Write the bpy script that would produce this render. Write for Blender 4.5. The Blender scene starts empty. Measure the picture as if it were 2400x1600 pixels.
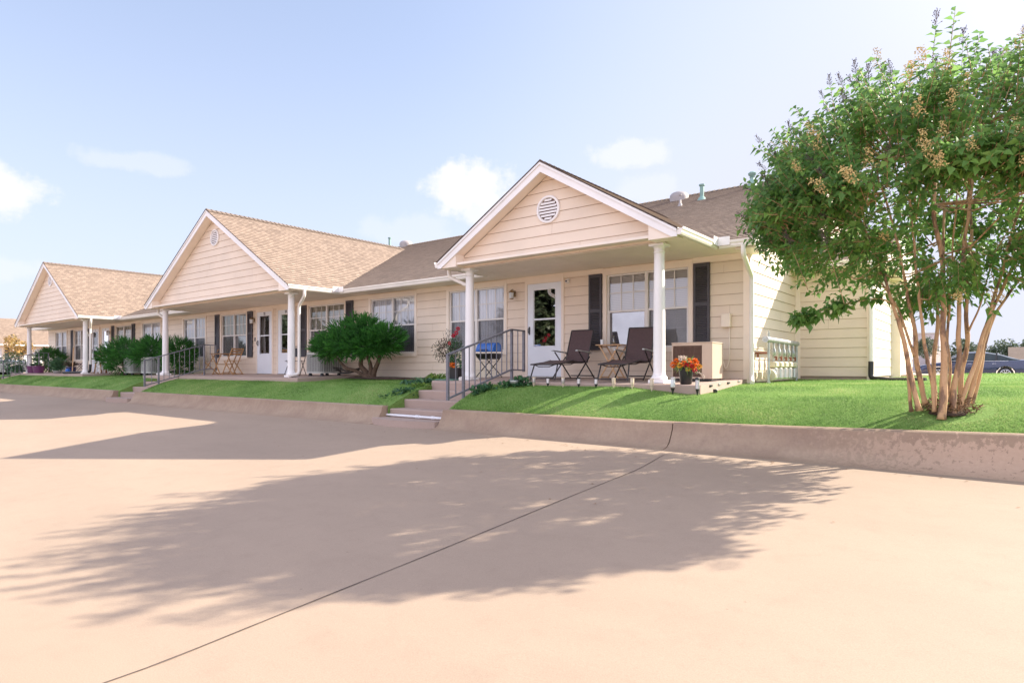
import bpy, math, random
import numpy as np
from mathutils import Vector, Matrix, noise
random.seed(7); rng = np.random.default_rng(7)
S = bpy.context.scene
COL = S.collection
R_ = math.radians

# ------------------------------------------------------------ mesh builder
def wloc(o):
    v = Vector((0, 0, 0))
    while o is not None:
        v += o.location; o = o.parent
    return v

class MB:
    def __init__(s): s.v = []; s.f = []; s.m = []; s.mi = 0
    def poly(s, pts):
        n = len(s.v); s.v += [tuple(p) for p in pts]; s.f.append(tuple(range(n, n+len(pts)))); s.m.append(s.mi)
    def box(s, x0, x1, y0, y1, z0, z1):
        s.hexa([(x0,y0,z0),(x1,y0,z0),(x1,y1,z0),(x0,y1,z0)], [(x0,y0,z1),(x1,y0,z1),(x1,y1,z1),(x0,y1,z1)])
    def hexa(s, a, b):
        n = len(s.v); k = len(a); s.v += [tuple(p) for p in a] + [tuple(p) for p in b]
        fs = [tuple(range(n+k-1, n-1, -1)), tuple(range(n+k, n+2*k))]
        for i in range(k):
            j = (i+1) % k; fs.append((n+i, n+j, n+k+j, n+k+i))
        s.f += fs; s.m += [s.mi]*len(fs)
    def prism(s, poly, axis, a, b):
        """poly = 2-D outline; axis 'x','y','z' is the extrusion axis"""
        def P(p, t):
            return {'x': (t, p[0], p[1]), 'y': (p[0], t, p[1]), 'z': (p[0], p[1], t)}[axis]
        s.hexa([P(p, a) for p in poly], [P(p, b) for p in poly])
    def bbox(s, x0, x1, y0, y1, z0, z1, b=.01):
        """box with bevelled edges (8-sided section top and bottom chamfer)"""
        def ring(i, z):
            return [(x0+i+b,y0+i,z),(x1-i-b,y0+i,z),(x1-i,y0+i+b,z),(x1-i,y1-i-b,z),(x1-i-b,y1-i,z),(x0+i+b,y1-i,z),(x0+i,y1-i-b,z),(x0+i,y0+i+b,z)]
        s.loft([ring(b, z0), ring(0, z0+b), ring(0, z1-b), ring(b, z1)], True)
    def loft(s, rings, cap=True, closed=True):
        n = len(s.v); k = len(rings[0])
        for r in rings: s.v += [tuple(p) for p in r]
        for i in range(len(rings)-1):
            for j in range(k if closed else k-1):
                q = (j+1) % k
                s.f.append((n+i*k+j, n+i*k+q, n+(i+1)*k+q, n+(i+1)*k+j)); s.m.append(s.mi)
        if cap:
            s.f.append(tuple(n+j for j in range(k-1, -1, -1))); s.m.append(s.mi)
            e = n+(len(rings)-1)*k; s.f.append(tuple(e+j for j in range(k))); s.m.append(s.mi)
    def tube(s, pts, r, n=8, cap=True, ry=None, up=None, sq=False):
        pts = [Vector(p) for p in pts]; rr = r if isinstance(r, (list, tuple)) else [r]*len(pts)
        rings = []; ref = None
        for i, p in enumerate(pts):
            t = (pts[min(i+1, len(pts)-1)] - pts[max(i-1, 0)]).normalized()
            if ref is None:
                ref = Vector(up) if up else (Vector((0,0,1)) if abs(t.z) < .9 else Vector((0,1,0)))
            a = t.cross(ref).normalized(); b = a.cross(t).normalized()
            if not up: ref = b
            k = rr[i]; kb = ry if ry is not None else k
            if sq: rings.append([p+a*x*k+b*y*kb for x, y in ((-1,-1),(1,-1),(1,1),(-1,1))])
            else: rings.append([p + a*math.cos(2*math.pi*j/n)*k + b*math.sin(2*math.pi*j/n)*kb for j in range(n)])
        s.loft(rings, cap)
    def bar(s, a, b, w, d=None, up=(0,0,1)):
        s.tube([a, b], w/2, 4, True, (d or w)/2, up if abs((Vector(b)-Vector(a)).normalized().dot(Vector(up))) < .98 else (0,1,0), True)
    def lathe(s, prof, c=(0,0,0), n=20, axis='z'):
        rings = []
        for r, z in prof:
            ring = []
            for j in range(n):
                a = 2*math.pi*j/n; x, y = r*math.cos(a), r*math.sin(a)
                q = {'z': (x, y, z), 'y': (x, z, y), 'x': (z, x, y)}[axis]
                ring.append((c[0]+q[0], c[1]+q[1], c[2]+q[2]))
            rings.append(ring)
        s.loft(rings, True)
    def build(s, name, mat, parent=None, world=True, smooth=False, auto=None):
        me = bpy.data.meshes.new(name)
        v = s.v
        if parent is not None and world:
            o = wloc(parent); v = [(a-o.x, b-o.y, c-o.z) for a, b, c in v]
        me.from_pydata(v, [], s.f)
        ms = mat if isinstance(mat, (list, tuple)) else [mat]
        for q in ms: me.materials.append(q)
        if len(ms) > 1: me.polygons.foreach_set('material_index', s.m)
        import bmesh
        bm = bmesh.new(); bm.from_mesh(me); bmesh.ops.recalc_face_normals(bm, faces=bm.faces[:]); 
        if smooth:
            for f in bm.faces: f.smooth = True
            if auto:
                for e in bm.edges:
                    if len(e.link_faces) == 2 and e.calc_face_angle(0) > R_(auto): e.smooth = False
        bm.to_mesh(me); bm.free()
        ob = bpy.data.objects.new(name, me); COL.objects.link(ob); ob.parent = parent
        return ob

def fastmesh(name, verts, faces, mat, parent=None, smooth=False, mi=None):
    """verts (n,3) array, faces (m,k) array; keeps normals as given"""
    me = bpy.data.meshes.new(name); n = len(verts); m, k = faces.shape
    me.vertices.add(n); me.vertices.foreach_set('co', np.asarray(verts, dtype=np.float32).ravel())
    me.loops.add(m*k); me.loops.foreach_set('vertex_index', faces.astype(np.int32).ravel())
    me.polygons.add(m); me.polygons.foreach_set('loop_start', (np.arange(m)*k).astype(np.int32))
    me.polygons.foreach_set('loop_total', np.full(m, k, dtype=np.int32))
    if smooth: me.polygons.foreach_set('use_smooth', np.ones(m, dtype=bool))
    for q in (mat if isinstance(mat, (list, tuple)) else [mat]): me.materials.append(q)
    if mi is not None: me.polygons.foreach_set('material_index', mi.astype(np.int32))
    me.update(calc_edges=True)
    ob = bpy.data.objects.new(name, me); COL.objects.link(ob); ob.parent = parent
    return ob

def tag(o, label=None, cat=None, group=None, kind=None):
    if label: o['label'] = label
    if cat: o['category'] = cat
    if group: o['group'] = group
    if kind: o['kind'] = kind
    return o
def thing(name, label, cat, loc=(0,0,0), rz=0, group=None):
    o = bpy.data.objects.new(name, None); COL.objects.link(o); o.location = loc; o.rotation_euler = (0,0,rz)
    o.empty_display_size = .2
    return tag(o, label, cat, group)
def children(o): return [c for c in bpy.data.objects if c.parent is o]
def copy_tree(o, parent=None):
    c = o.copy(); COL.objects.link(c); c.parent = parent
    for ch in children(o): copy_tree(ch, c)
    return c
def dup(o, loc, rz=None, label=None, sc=None):
    c = copy_tree(o); c.location = loc
    if rz is not None: c.rotation_euler = (0,0,rz)
    if label: c['label'] = label
    if sc: c.scale = (sc,)*3 if not isinstance(sc, tuple) else sc
    return c

# ------------------------------------------------------------ materials
def nmat(name):
    m = bpy.data.materials.new(name); m.use_nodes = True
    nt = m.node_tree; b = nt.nodes['Principled BSDF']; return m, nt, b
def N(nt, t, **k):
    n = nt.nodes.new(t)
    for a, v in k.items():
        if a.startswith('i_'): n.inputs[a[2:].replace('_', ' ')].default_value = v
        else: setattr(n, a, v)
    return n
def L(nt, a, b): nt.links.new(a, b)
def ramp(nt, fac, stops):
    r = N(nt, 'ShaderNodeValToRGB'); e = r.color_ramp.elements
    while len(e) < len(stops): e.new(.5)
    for i, (p, c) in enumerate(stops):
        e[i].position = p; e[i].color = (*c, 1) if len(c) == 3 else c
    L(nt, fac, r.inputs[0]); return r.outputs[0]
def pos(nt, scale=(1,1,1)):
    g = N(nt, 'ShaderNodeNewGeometry'); m = N(nt, 'ShaderNodeMapping'); m.inputs['Scale'].default_value = scale
    L(nt, g.outputs['Position'], m.inputs['Vector']); return m.outputs[0]
def noi(nt, vec, sc, det=4, rough=.55):
    n = N(nt, 'ShaderNodeTexNoise'); n.inputs['Scale'].default_value = sc; n.inputs['Detail'].default_value = det
    n.inputs['Roughness'].default_value = rough; L(nt, vec, n.inputs['Vector']); return n.outputs[0]
def mixc(nt, fac, a, b, bt='MIX'):
    m = N(nt, 'ShaderNodeMix', data_type='RGBA', blend_type=bt)
    for s, x in ((0, fac), (6, a), (7, b)):
        if hasattr(x, 'links'): L(nt, x, m.inputs[s])
        else: m.inputs[s].default_value = x if s == 0 else ((*x, 1) if len(x) == 3 else x)
    return m.outputs[2]
def bump(nt, b, h, st=.3, dist=.01):
    n = N(nt, 'ShaderNodeBump'); n.inputs['Strength'].default_value = st; n.inputs['Distance'].default_value = dist
    L(nt, h, n.inputs['Height']); L(nt, n.outputs[0], b.inputs['Normal'])

def simple(name, c, rough=.5, var=.12, sc=6, metal=0, bm=.0, spec=.5, bsc=60):
    m, nt, b = nmat(name); p = pos(nt)
    n = noi(nt, p, sc)
    d = tuple(x*(1-var) for x in c); e = tuple(min(1, x*(1+var)) for x in c)
    L(nt, ramp(nt, n, [(.3, d), (.7, e)]), b.inputs['Base Color'])
    b.inputs['Roughness'].default_value = rough; b.inputs['Metallic'].default_value = metal
    b.inputs['Specular IOR Level'].default_value = spec
    if bm: bump(nt, b, noi(nt, p, bsc, 3), bm, .004)
    return m
M = {}
def m_siding(name, c):
    m, nt, b = nmat(name); p = pos(nt)
    n1 = noi(nt, p, 1.3, 4); n2 = noi(nt, pos(nt, (3, 3, 60)), 3, 3)
    c1 = ramp(nt, n1, [(.25, tuple(x*.9 for x in c)), (.75, tuple(min(1, x*1.06) for x in c))])
    c2 = mixc(nt, .12, c1, ramp(nt, n2, [(.3, tuple(x*.75 for x in c)), (.7, c)]))
    L(nt, c2, b.inputs['Base Color']); b.inputs['Roughness'].default_value = .55
    bump(nt, b, noi(nt, pos(nt, (6, 6, 80)), 4, 4), .12, .003); return m
M['siding'] = m_siding('painted_siding', (.81, .675, .54)); M['joint'] = simple('brown_board_joint', (.50, .37, .27), .8, .2, 6)  # lap grooves and butt joints, browner than the boards
M['trim'] = simple('trim_paint', (.88, .76, .64), .5, .05, 2)
M['white'] = simple('white_paint', (.86, .835, .82), .4, .04, 2)
M['storm'] = simple('cool_white_door', (.80, .835, .89), .35, .03, 2)
M['gutter'] = simple('gutter_paint', (.86, .81, .75), .35, .05, 2)
M['soffit'] = simple('soffit_paint', (.87, .77, .66), .6, .06, 1.5)
M['shutter'] = simple('shutter_vinyl', (.06, .055, .064), .5, .1, 5)
M['vinyl'] = simple('window_vinyl', (.78, .74, .70), .35, .04, 3)
M['rail'] = simple('rail_paint', (.17, .17, .195), .4, .18, 12, bm=.15)
M['black'] = simple('black_plastic', (.02, .02, .022), .4, .2, 8)
M['blackmetal'] = simple('black_metal', (.025, .022, .024), .35, .2, 8)
M['sling'] = simple('brown_sling_fabric', (.085, .05, .05), .75, .1, 30, bm=.3, bsc=400)
M['wood'] = None
M['brown'] = simple('brown_metal_grille', (.17, .10, .075), .5, .15, 4)
M['acbeige'] = simple('beige_enamel', (.55, .42, .33), .4, .06, 3)
M['acgrey'] = simple('grey_enamel', (.50, .50, .46), .45, .08, 4)
M['galv'] = simple('galvanised_pipe', (.42, .44, .43), .4, .25, 14, metal=.5, bm=.2)
M['meter'] = simple('meter_enamel', (.62, .56, .42), .45, .1, 6)
M['rust'] = simple('rusty_valve', (.25, .09, .05), .7, .3, 20)
M['pipegreen'] = simple('green_flashing', (.22, .36, .32), .5, .15, 6)
M['ventgrey'] = simple('vent_grey', (.36, .33, .32), .45, .1, 4)
M['terracotta'] = simple('terracotta', (.42, .17, .09), .7, .15, 8)
M['bluepot'] = simple('dark_blue_glaze', (.03, .035, .12), .25, .2, 6)
M['purple'] = simple('purple_plastic', (.13, .03, .11), .45, .15, 6)
M['blue'] = simple('blue_enamel', (.02, .13, .48), .25, .1, 4)
M['greymetal'] = simple('weathered_hose', (.12, .22, .17), .5, .2, 9)
M['soil'] = simple('dark_mulch', (.07, .045, .03), .95, .5, 25, bm=.8, bsc=60)
M['edge'] = simple('dark_shingle_edge', (.09, .065, .055), .9, .2, 9)
M['brass'] = simple('aged_brass', (.28, .19, .09), .4, .2, 9, metal=.6)
M['warehouse'] = simple('warehouse_wall', (.46, .42, .43), .6, .05, .3)
M['rubber'] = simple('tyre_rubber', (.02, .02, .02), .8, .2, 9)
M['alloy'] = simple('alloy_rim', (.62, .62, .64), .25, .05, 5, metal=.8)
M['pvc'] = simple('white_pvc', (.78, .78, .80), .3, .04, 6)
M['red'] = simple('red_petals', (.62, .02, .06), .6, .2, 40)
M['orange'] = simple('orange_petals', (.85, .21, .025), .6, .25, 60)
M['yellow'] = simple('yellow_petals', (.78, .45, .05), .6, .2, 60)
M['cream'] = simple('cream_petals', (.78, .68, .58), .6, .1, 60)
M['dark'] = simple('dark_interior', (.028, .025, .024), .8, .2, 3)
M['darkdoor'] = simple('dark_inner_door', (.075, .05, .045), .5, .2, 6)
M['glassware'] = simple('drinking_glass', (.72, .74, .76), .1, .05, 9)

def m_wood():
    m, nt, b = nmat('teak_wood'); p = pos(nt, (1, 1, 1)); n = noi(nt, pos(nt, (14, 14, 60)), 2, 5)
    L(nt, ramp(nt, n, [(.3, (.30, .15, .05)), (.7, (.50, .28, .11))]), b.inputs['Base Color']); b.inputs['Roughness'].default_value = .5
    return m
M['wood'] = m_wood()
M['lightwood'] = simple('light_folding_wood', (.60, .37, .19), .5, .15, 18)

def m_shingle(name, base, dark, light):
    m, nt, b = nmat(name); g = N(nt, 'ShaderNodeUVMap'); 
    mp = N(nt, 'ShaderNodeMapping'); mp.inputs['Scale'].default_value = (1, 1, 1); L(nt, g.outputs[0], mp.inputs[0])
    br = N(nt, 'ShaderNodeTexBrick'); br.offset = .37; br.squash = 1
    for k, v in (('Scale', 1), ('Mortar Size', .008), ('Brick Width', .16), ('Row Height', .14), ('Bias', 0)): br.inputs[k].default_value = v
    br.inputs['Color1'].default_value = (*dark, 1); br.inputs['Color2'].default_value = (*light, 1); br.inputs['Mortar'].default_value = (*[x*.55 for x in dark], 1)
    L(nt, mp.outputs[0], br.inputs['Vector'])
    p = pos(nt); gr = noi(nt, p, 55, 3, .7); wv = noi(nt, p, .6, 3)
    c = mixc(nt, .35, br.outputs[0], ramp(nt, gr, [(.3, dark), (.7, light)]))
    c = mixc(nt, ramp(nt, wv, [(.35, (0,0,0)), (.7, (.35,.35,.35))]), c, base)
    L(nt, c, b.inputs['Base Color']); b.inputs['Roughness'].default_value = .9
    bump(nt, b, gr, .5, .006); return m
M['shingle'] = m_shingle('asphalt_shingles', (.275, .205, .155), (.165, .118, .09), (.39, .295, .225))

def m_concrete(name, c, stain=(.30, .22, .18), sp=1.0):
    m, nt, b = nmat(name); p = pos(nt)
    big = noi(nt, pos(nt, (.35, .8, 1)), .9, 5, .6); mid = noi(nt, p, 4.5, 6, .65); fine = noi(nt, p, 140, 3, .8)
    c1 = ramp(nt, big, [(.25, tuple(x*.86 for x in c)), (.55, c), (.8, tuple(x*1.07 for x in c))])
    c2 = mixc(nt, ramp(nt, mid, [(.5, (0,0,0)), (.8, (.28*sp,)*3)]), c1, stain)
    c3 = mixc(nt, .16*sp, c2, ramp(nt, fine, [(.35, tuple(x*.45 for x in c)), (.6, tuple(min(1, x*1.15) for x in c))]))
    vor = N(nt, 'ShaderNodeTexVoronoi', feature='F1'); vor.inputs['Scale'].default_value = 3.2; L(nt, p, vor.inputs['Vector'])
    spot = ramp(nt, vor.outputs['Distance'], [(.0, (.45*sp,)*3), (.035, (0,0,0))])
    c4 = mixc(nt, spot, c3, tuple(x*.4 for x in c))
    L(nt, c4, b.inputs['Base Color']); b.inputs['Roughness'].default_value = .85
    bump(nt, b, fine, .25, .003); return m
M['drive'] = m_concrete('driveway_concrete', (.385, .288, .212), (.29, .21, .155), 1.5)
M['slab'] = m_concrete('porch_concrete', (.44, .33, .275))
M['pave'] = m_concrete('pavement_concrete', (.46, .38, .31))
def m_wall():
    m, nt, b = nmat('retaining_wall_concrete'); p = pos(nt)
    n1 = noi(nt, pos(nt, (1, 1, 2.2)), 1.6, 5); n2 = noi(nt, p, 30, 4, .7)
    c = ramp(nt, n1, [(.25, (.30, .205, .14)), (.6, (.39, .285, .195)), (.85, (.46, .34, .24))])
    st = noi(nt, pos(nt, (9, 9, 1.0)), 1.2, 4, .6)      # vertical water streaks
    c = mixc(nt, ramp(nt, st, [(.45, (0,0,0)), (.75, (.45,)*3)]), c, (.25, .17, .13))
    # flaking lighter patches on the right-hand stretch of wall
    fl = noi(nt, pos(nt, (20, 20, 15)), 1.0, 5, .7)
    g = N(nt, 'ShaderNodeNewGeometry'); sx = N(nt, 'ShaderNodeSeparateXYZ'); L(nt, g.outputs['Position'], sx.inputs[0])
    mr = N(nt, 'ShaderNodeMapRange'); mr.inputs['From Min'].default_value = -2.2; mr.inputs['From Max'].default_value = -.3; L(nt, sx.outputs[0], mr.inputs['Value'])
    mz = N(nt, 'ShaderNodeMapRange'); mz.inputs['From Min'].default_value = -.44; mz.inputs['From Max'].default_value = -.62; L(nt, sx.outputs[2], mz.inputs['Value'])
    mm = N(nt, 'ShaderNodeMath', operation='MULTIPLY'); L(nt, mr.outputs[0], mm.inputs[0]); L(nt, mz.outputs[0], mm.inputs[1])
    ad = N(nt, 'ShaderNodeMath', operation='MULTIPLY_ADD'); L(nt, mm.outputs[0], ad.inputs[0]); ad.inputs[1].default_value = .22; L(nt, fl, ad.inputs[2])
    msk = ramp(nt, ad.outputs[0], [(.60, (0,0,0)), (.63, (1,1,1))])
    m2 = N(nt, 'ShaderNodeMath', operation='MULTIPLY'); L(nt, msk, m2.inputs[0]); L(nt, mr.outputs[0], m2.inputs[1])
    c = mixc(nt, m2.outputs[0], c, (.52, .365, .26))
    c = mixc(nt, .15, c, ramp(nt, n2, [(.3, (.15, .1, .08)), (.7, (.5, .37, .3))]))
    L(nt, c, b.inputs['Base Color']); b.inputs['Roughness'].default_value = .85
    bump(nt, b, n2, .35, .005); return m
M['rwall'] = m_wall()

def m_leaf(name, cols, trans=.35, rough=.45, spec=.4, ns=2.2, na=.9):
    m, nt, b = nmat(name); g = N(nt, 'ShaderNodeNewGeometry')
    p = pos(nt); n = noi(nt, p, ns, 3)
    ad = N(nt, 'ShaderNodeMath', operation='MULTIPLY_ADD'); L(nt, g.outputs['Random Per Island'], ad.inputs[0]); ad.inputs[1].default_value = .55
    sb = N(nt, 'ShaderNodeMath', operation='MULTIPLY_ADD'); L(nt, n, sb.inputs[0]); sb.inputs[1].default_value = na; sb.inputs[2].default_value = .23-na/2
    L(nt, sb.outputs[0], ad.inputs[2])
    c = ramp(nt, ad.outputs[0], [(i/(len(cols)-1), k) for i, k in enumerate(cols)])
    L(nt, c, b.inputs['Base Color']); b.inputs['Roughness'].default_value = rough; b.inputs['Specular IOR Level'].default_value = spec
    tr = N(nt, 'ShaderNodeBsdfTranslucent'); mx = N(nt, 'ShaderNodeMixShader'); mx.inputs[0].default_value = trans
    cc = mixc(nt, .5, c, (.45, .62, .06), 'MULTIPLY'); br = N(nt, 'ShaderNodeBrightContrast'); br.inputs['Bright'].default_value = .08
    L(nt, cc, br.inputs[0]); L(nt, br.outputs[0], tr.inputs[0])
    L(nt, b.outputs[0], mx.inputs[1]); L(nt, tr.outputs[0], mx.inputs[2]); L(nt, mx.outputs[0], nt.nodes['Material Output'].inputs[0])
    return m
M['leaf'] = m_leaf('myrtle_leaf', [(.055, .15, .035), (.12, .27, .055), (.20, .39, .075), (.37, .51, .11)], .5, .35, .5)
M['juniper'] = m_leaf('juniper_spray', [(.008, .05, .008), (.022, .12, .015), (.05, .21, .022), (.10, .32, .045)], .25, .6, .25)
M['plant'] = m_leaf('garden_leaf', [(.02, .07, .035), (.04, .13, .06), (.08, .20, .08), (.16, .30, .10)], .25, .35, .5)
M['lime'] = m_leaf('lime_leaf', [(.07, .17, .03), (.13, .28, .04), (.24, .36, .06), (.34, .42, .08)], .3, .45, .4)
M['bronze'] = m_leaf('bronze_leaf', [(.05, .035, .03), (.10, .06, .05), (.10, .11, .06), (.18, .16, .1)], .2, .5, .3)
M['fartree'] = m_leaf('far_tree_leaf', [(.07, .10, .07), (.09, .13, .08), (.12, .16, .10), (.16, .19, .12)], .25, .6, .2)
M['reflecttree'] = m_leaf('broadleaf_tree', [(.006, .009, .005), (.010, .016, .008), (.018, .026, .012), (.035, .045, .02)], .03, .5, .3)
M['autumn'] = m_leaf('autumn_leaf', [(.12, .12, .07), (.30, .22, .08), (.5, .3, .1), (.6, .4, .2)], .3, .6, .2)
M['seed'] = simple('seed_capsules', (.085, .055, .06), .7, .3, 40)
M['panicle'] = simple('faded_panicle', (.62, .46, .19), .8, .25, 40)
M['grass'] = m_leaf('grass_blade', [(.07, .17, .03), (.15, .30, .055), (.26, .41, .10), (.50, .51, .25)], .4, .6, .2, .8, 2.0)
def m_lawn():
    m, nt, b = nmat('turf_ground'); p = pos(nt); n1 = noi(nt, p, .8, 5); n2 = noi(nt, p, 40, 4, .7); n3 = noi(nt, pos(nt, (1, 2.5, 1)), 5, 4)
    c = ramp(nt, n1, [(.3, (.13, .25, .055)), (.7, (.20, .35, .085))])
    c = mixc(nt, .5, c, ramp(nt, n2, [(.3, (.075, .16, .03)), (.7, (.30, .43, .14))]))
    c = mixc(nt, ramp(nt, n3, [(.5, (0,0,0)), (.8, (.3,.3,.3))]), c, (.32, .36, .16))
    L(nt, c, b.inputs['Base Color']); b.inputs['Roughness'].default_value = .95; b.inputs['Specular IOR Level'].default_value = .1
    bump(nt, b, n2, .9, .02); return m
M['lawn'] = m_lawn()
def m_bark():
    m, nt, b = nmat('peeling_bark'); p = pos(nt)
    n = noi(nt, pos(nt, (9, 9, 3.0)), 1.0, 4, .6); f = noi(nt, p, 60, 3)
    c = ramp(nt, n, [(.34, (.14, .075, .045)), (.44, (.28, .155, .085)), (.48, (.56, .33, .165)), (.72, (.66, .42, .23))])
    c = mixc(nt, .15, c, ramp(nt, f, [(.3, (.2, .12, .08)), (.7, (.7, .5, .35))]))
    L(nt, c, b.inputs['Base Color']); b.inputs['Roughness'].default_value = .6; bump(nt, b, n, .6, .01); return m
M['bark'] = m_bark()
M['darkbark'] = simple('dark_bark', (.12, .075, .05), .9, .4, 18, bm=.8, bsc=40)

def m_glass(name, tint=(1,1,1), refl=.9):
    m, nt, b = nmat(name); nt.nodes.remove(b)
    t = N(nt, 'ShaderNodeBsdfTransparent'); t.inputs[0].default_value = (*tint, 1)
    g = N(nt, 'ShaderNodeBsdfGlossy'); g.inputs['Roughness'].default_value = .02; g.inputs[0].default_value = (refl, refl, refl, 1)
    f = N(nt, 'ShaderNodeFresnel'); f.inputs[0].default_value = 2.25
    p = pos(nt, (.7, .7, .7)); n = noi(nt, p, 1.2, 1); bp = N(nt, 'ShaderNodeBump'); bp.inputs['Strength'].default_value = .06; bp.inputs['Distance'].default_value = .05
    L(nt, n, bp.inputs['Height']); L(nt, bp.outputs[0], g.inputs['Normal'])
    mx = N(nt, 'ShaderNodeMixShader'); L(nt, f.outputs[0], mx.inputs[0]); L(nt, t.outputs[0], mx.inputs[1]); L(nt, g.outputs[0], mx.inputs[2])
    L(nt, mx.outputs[0], nt.nodes['Material Output'].inputs[0]); return m
M['glass'] = m_glass('window_glass')
def m_screen():
    m, nt, b = nmat('insect_screen'); b.inputs['Base Color'].default_value = (.10, .10, .115, 1); b.inputs['Roughness'].default_value = .6
    n = noi(nt, pos(nt), 3, 2); t = N(nt, 'ShaderNodeBsdfTransparent'); mx = N(nt, 'ShaderNodeMixShader')
    mr = N(nt, 'ShaderNodeMapRange'); mr.inputs['To Min'].default_value = .5; mr.inputs['To Max'].default_value = .62; L(nt, n, mr.inputs[0])
    L(nt, mr.outputs[0], mx.inputs[0]); L(nt, b.outputs[0], mx.inputs[1]); L(nt, t.outputs[0], mx.inputs[2])
    L(nt, mx.outputs[0], nt.nodes['Material Output'].inputs[0]); return m
M['screen'] = m_screen()
def m_blind(name, c, vert=True):
    m, nt, b = nmat(name); g = N(nt, 'ShaderNodeNewGeometry'); sp = N(nt, 'ShaderNodeSeparateXYZ'); L(nt, g.outputs['Position'], sp.inputs[0])
    w = N(nt, 'ShaderNodeTexWave', wave_type='BANDS', bands_direction='X' if vert else 'Z'); w.inputs['Scale'].default_value = 3.6 if vert else 9; w.inputs['Distortion'].default_value = .3 if vert else .6
    L(nt, g.outputs['Position'], w.inputs['Vector'])
    L(nt, ramp(nt, w.outputs[0], [(0, tuple(x*.80 for x in c)), (1, c)]), b.inputs['Base Color']); b.inputs['Roughness'].default_value = .7
    return m
M['blindw'] = m_blind('white_vertical_blind', (.92, .93, .96))
M['blindb'] = m_blind('beige_curtain', (.60, .58, .48))
M['blindm'] = m_blind('white_mini_blind', (.80, .77, .72), False)

def m_carpaint(name, c):
    m, nt, b = nmat(name); n = noi(nt, pos(nt), 200, 2)
    L(nt, ramp(nt, n, [(.3, tuple(x*.9 for x in c)), (.7, c)]), b.inputs['Base Color'])
    b.inputs['Roughness'].default_value = .25; b.inputs['Metallic'].default_value = .3; b.inputs['Coat Weight'].default_value = 1; b.inputs['Coat Roughness'].default_value = .03
    return m
M['carblue'] = m_carpaint('navy_paint', (.018, .03, .085))
M['carwhite'] = m_carpaint('white_vehicle_paint', (.75, .75, .73))
M['carglass'] = simple('tinted_car_glass', (.03, .045, .05), .05, .1, 3)
M['chrome'] = simple('chrome_strip', (.8, .8, .82), .1, .03, 3, metal=1)
M['taillamp'] = simple('tail_lamp_red', (.45, .01, .015), .2, .1, 9)
# ------------------------------------------------------------ ground shape
def zdrive(x, y):
    z = -.83 if y > 7.5 else max(-1.2, -.83-.06*(7.5-y))
    return z
def ztop(x):
    if x < -4: return -.50
    if x < 2: return -.50+.125*((x+4)/6)**1.3
    return -.375
def sm(t): t = max(0, min(1, t)); return t*t*(3-2*t)
def zlawn(x, y):
    z0 = ztop(x)-.03
    right = sm((x+4.5)/2.0)
    k = sm((x+9)/3) if x < -4 else 1
    zs = -.13*(1-k)+-.17*k if x < -5 else -.17
    if x < -4.8 and x > -8: zs = -.09
    elif x <= -3.8 and x > -8: zs = -.09-.08*(x+4.8)
    zb = -.05 if x < -3 else -.05
    if y < 9.2: 
        t = (y-8.0)/1.2; z = z0+(zs-z0)*(1-(1-max(0,t))**1.5)
    elif y < 11.4: z = zs+(zb-zs)*sm((y-9.2)/2.2)
    else: z = zb
    if x > -3.6:
        if y >= 11.4: z = zb+(.05-zb)*sm((y-12.5)/5)*sm((x+2.5)/2.0) + (.03)*sm((y-12)/3)
        if y > 19: z -= .40*sm((y-19)/11)
    elif y > 12: z = -.1
    z += .012*noise.noise(Vector((x*.9, y*.9, 0)))
    return z

def grid(name, xs, ys, zf, mat, hole=None):
    xs = list(xs); ys = list(ys); v = []; f = []
    for y in ys:
        for x in xs: v.append((x, y, zf(x, y)))
    n = len(xs)
    for j in range(len(ys)-1):
        for i in range(n-1):
            if hole and hole((xs[i]+xs[i+1])/2, (ys[j]+ys[j+1])/2): continue
            f.append((j*n+i, j*n+i+1, (j+1)*n+i+1, (j+1)*n+i))
    me = bpy.data.meshes.new(name); me.from_pydata(v, [], f); me.materials.append(mat)
    me.polygons.foreach_set('use_smooth', [True]*len(f))
    o = bpy.data.objects.new(name, me); COL.objects.link(o); return o
def ax(*segs):
    out = []
    for a, b, n in segs:
        out += [a+(b-a)*i/n for i in range(n)]
    out.append(segs[-1][1]); return out

STEPS = [(-9.34, -7.76), (-22.5, -20.95), (-39.65, -38.1)]
# earth sheet to the horizon, the drive on top of it
o = grid('ground', ax((-1500,-200,4),(-200,200,8),(200,1500,4)), ax((-1500,-100,4),(-100,7.9,4),(7.9,8.3,1),(8.3,200,6),(200,1500,4)),
         lambda x, y: -1.42 if y < 8.1 else -.62, M['pave']); tag(o, kind='structure')
o = grid('driveway', ax((-400,-60,6),(-60,20,40),(20,200,4)), ax((-80,0,6),(0,7.5,72),(7.5,8.6,1)), zdrive, M['drive']); tag(o, kind='structure')
JX = -3.2
b = MB()
for yy in [(-6+i*.25, -6+(i+1)*.25) for i in range(53)]:
    w0 = .0045+.003*noise.noise(Vector((yy[0]*2, 3, 0))); w1 = .0045+.003*noise.noise(Vector((yy[1]*2, 3, 0)))
    def jx(y): return JX+.03*noise.noise(Vector((y*.4, 9, 0)))-.10*sm((y-6.2)/1.2)
    b.poly([(jx(yy[0])-w0, yy[0], zdrive(0, yy[0])+.004), (jx(yy[0])+w0, yy[0], zdrive(0, yy[0])+.004), (jx(yy[1])+w1, yy[1], zdrive(0, yy[1])+.004), (jx(yy[1])-w1, yy[1], zdrive(0, yy[1])+.004)])
for (xa, ya, xb, yb) in ():
    pass
tag(b.build('driveway_joint', simple('joint_filler', (.10, .075, .06), .9, .3, 12)), kind='structure')
b = MB(); y0 = -4.0
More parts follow.
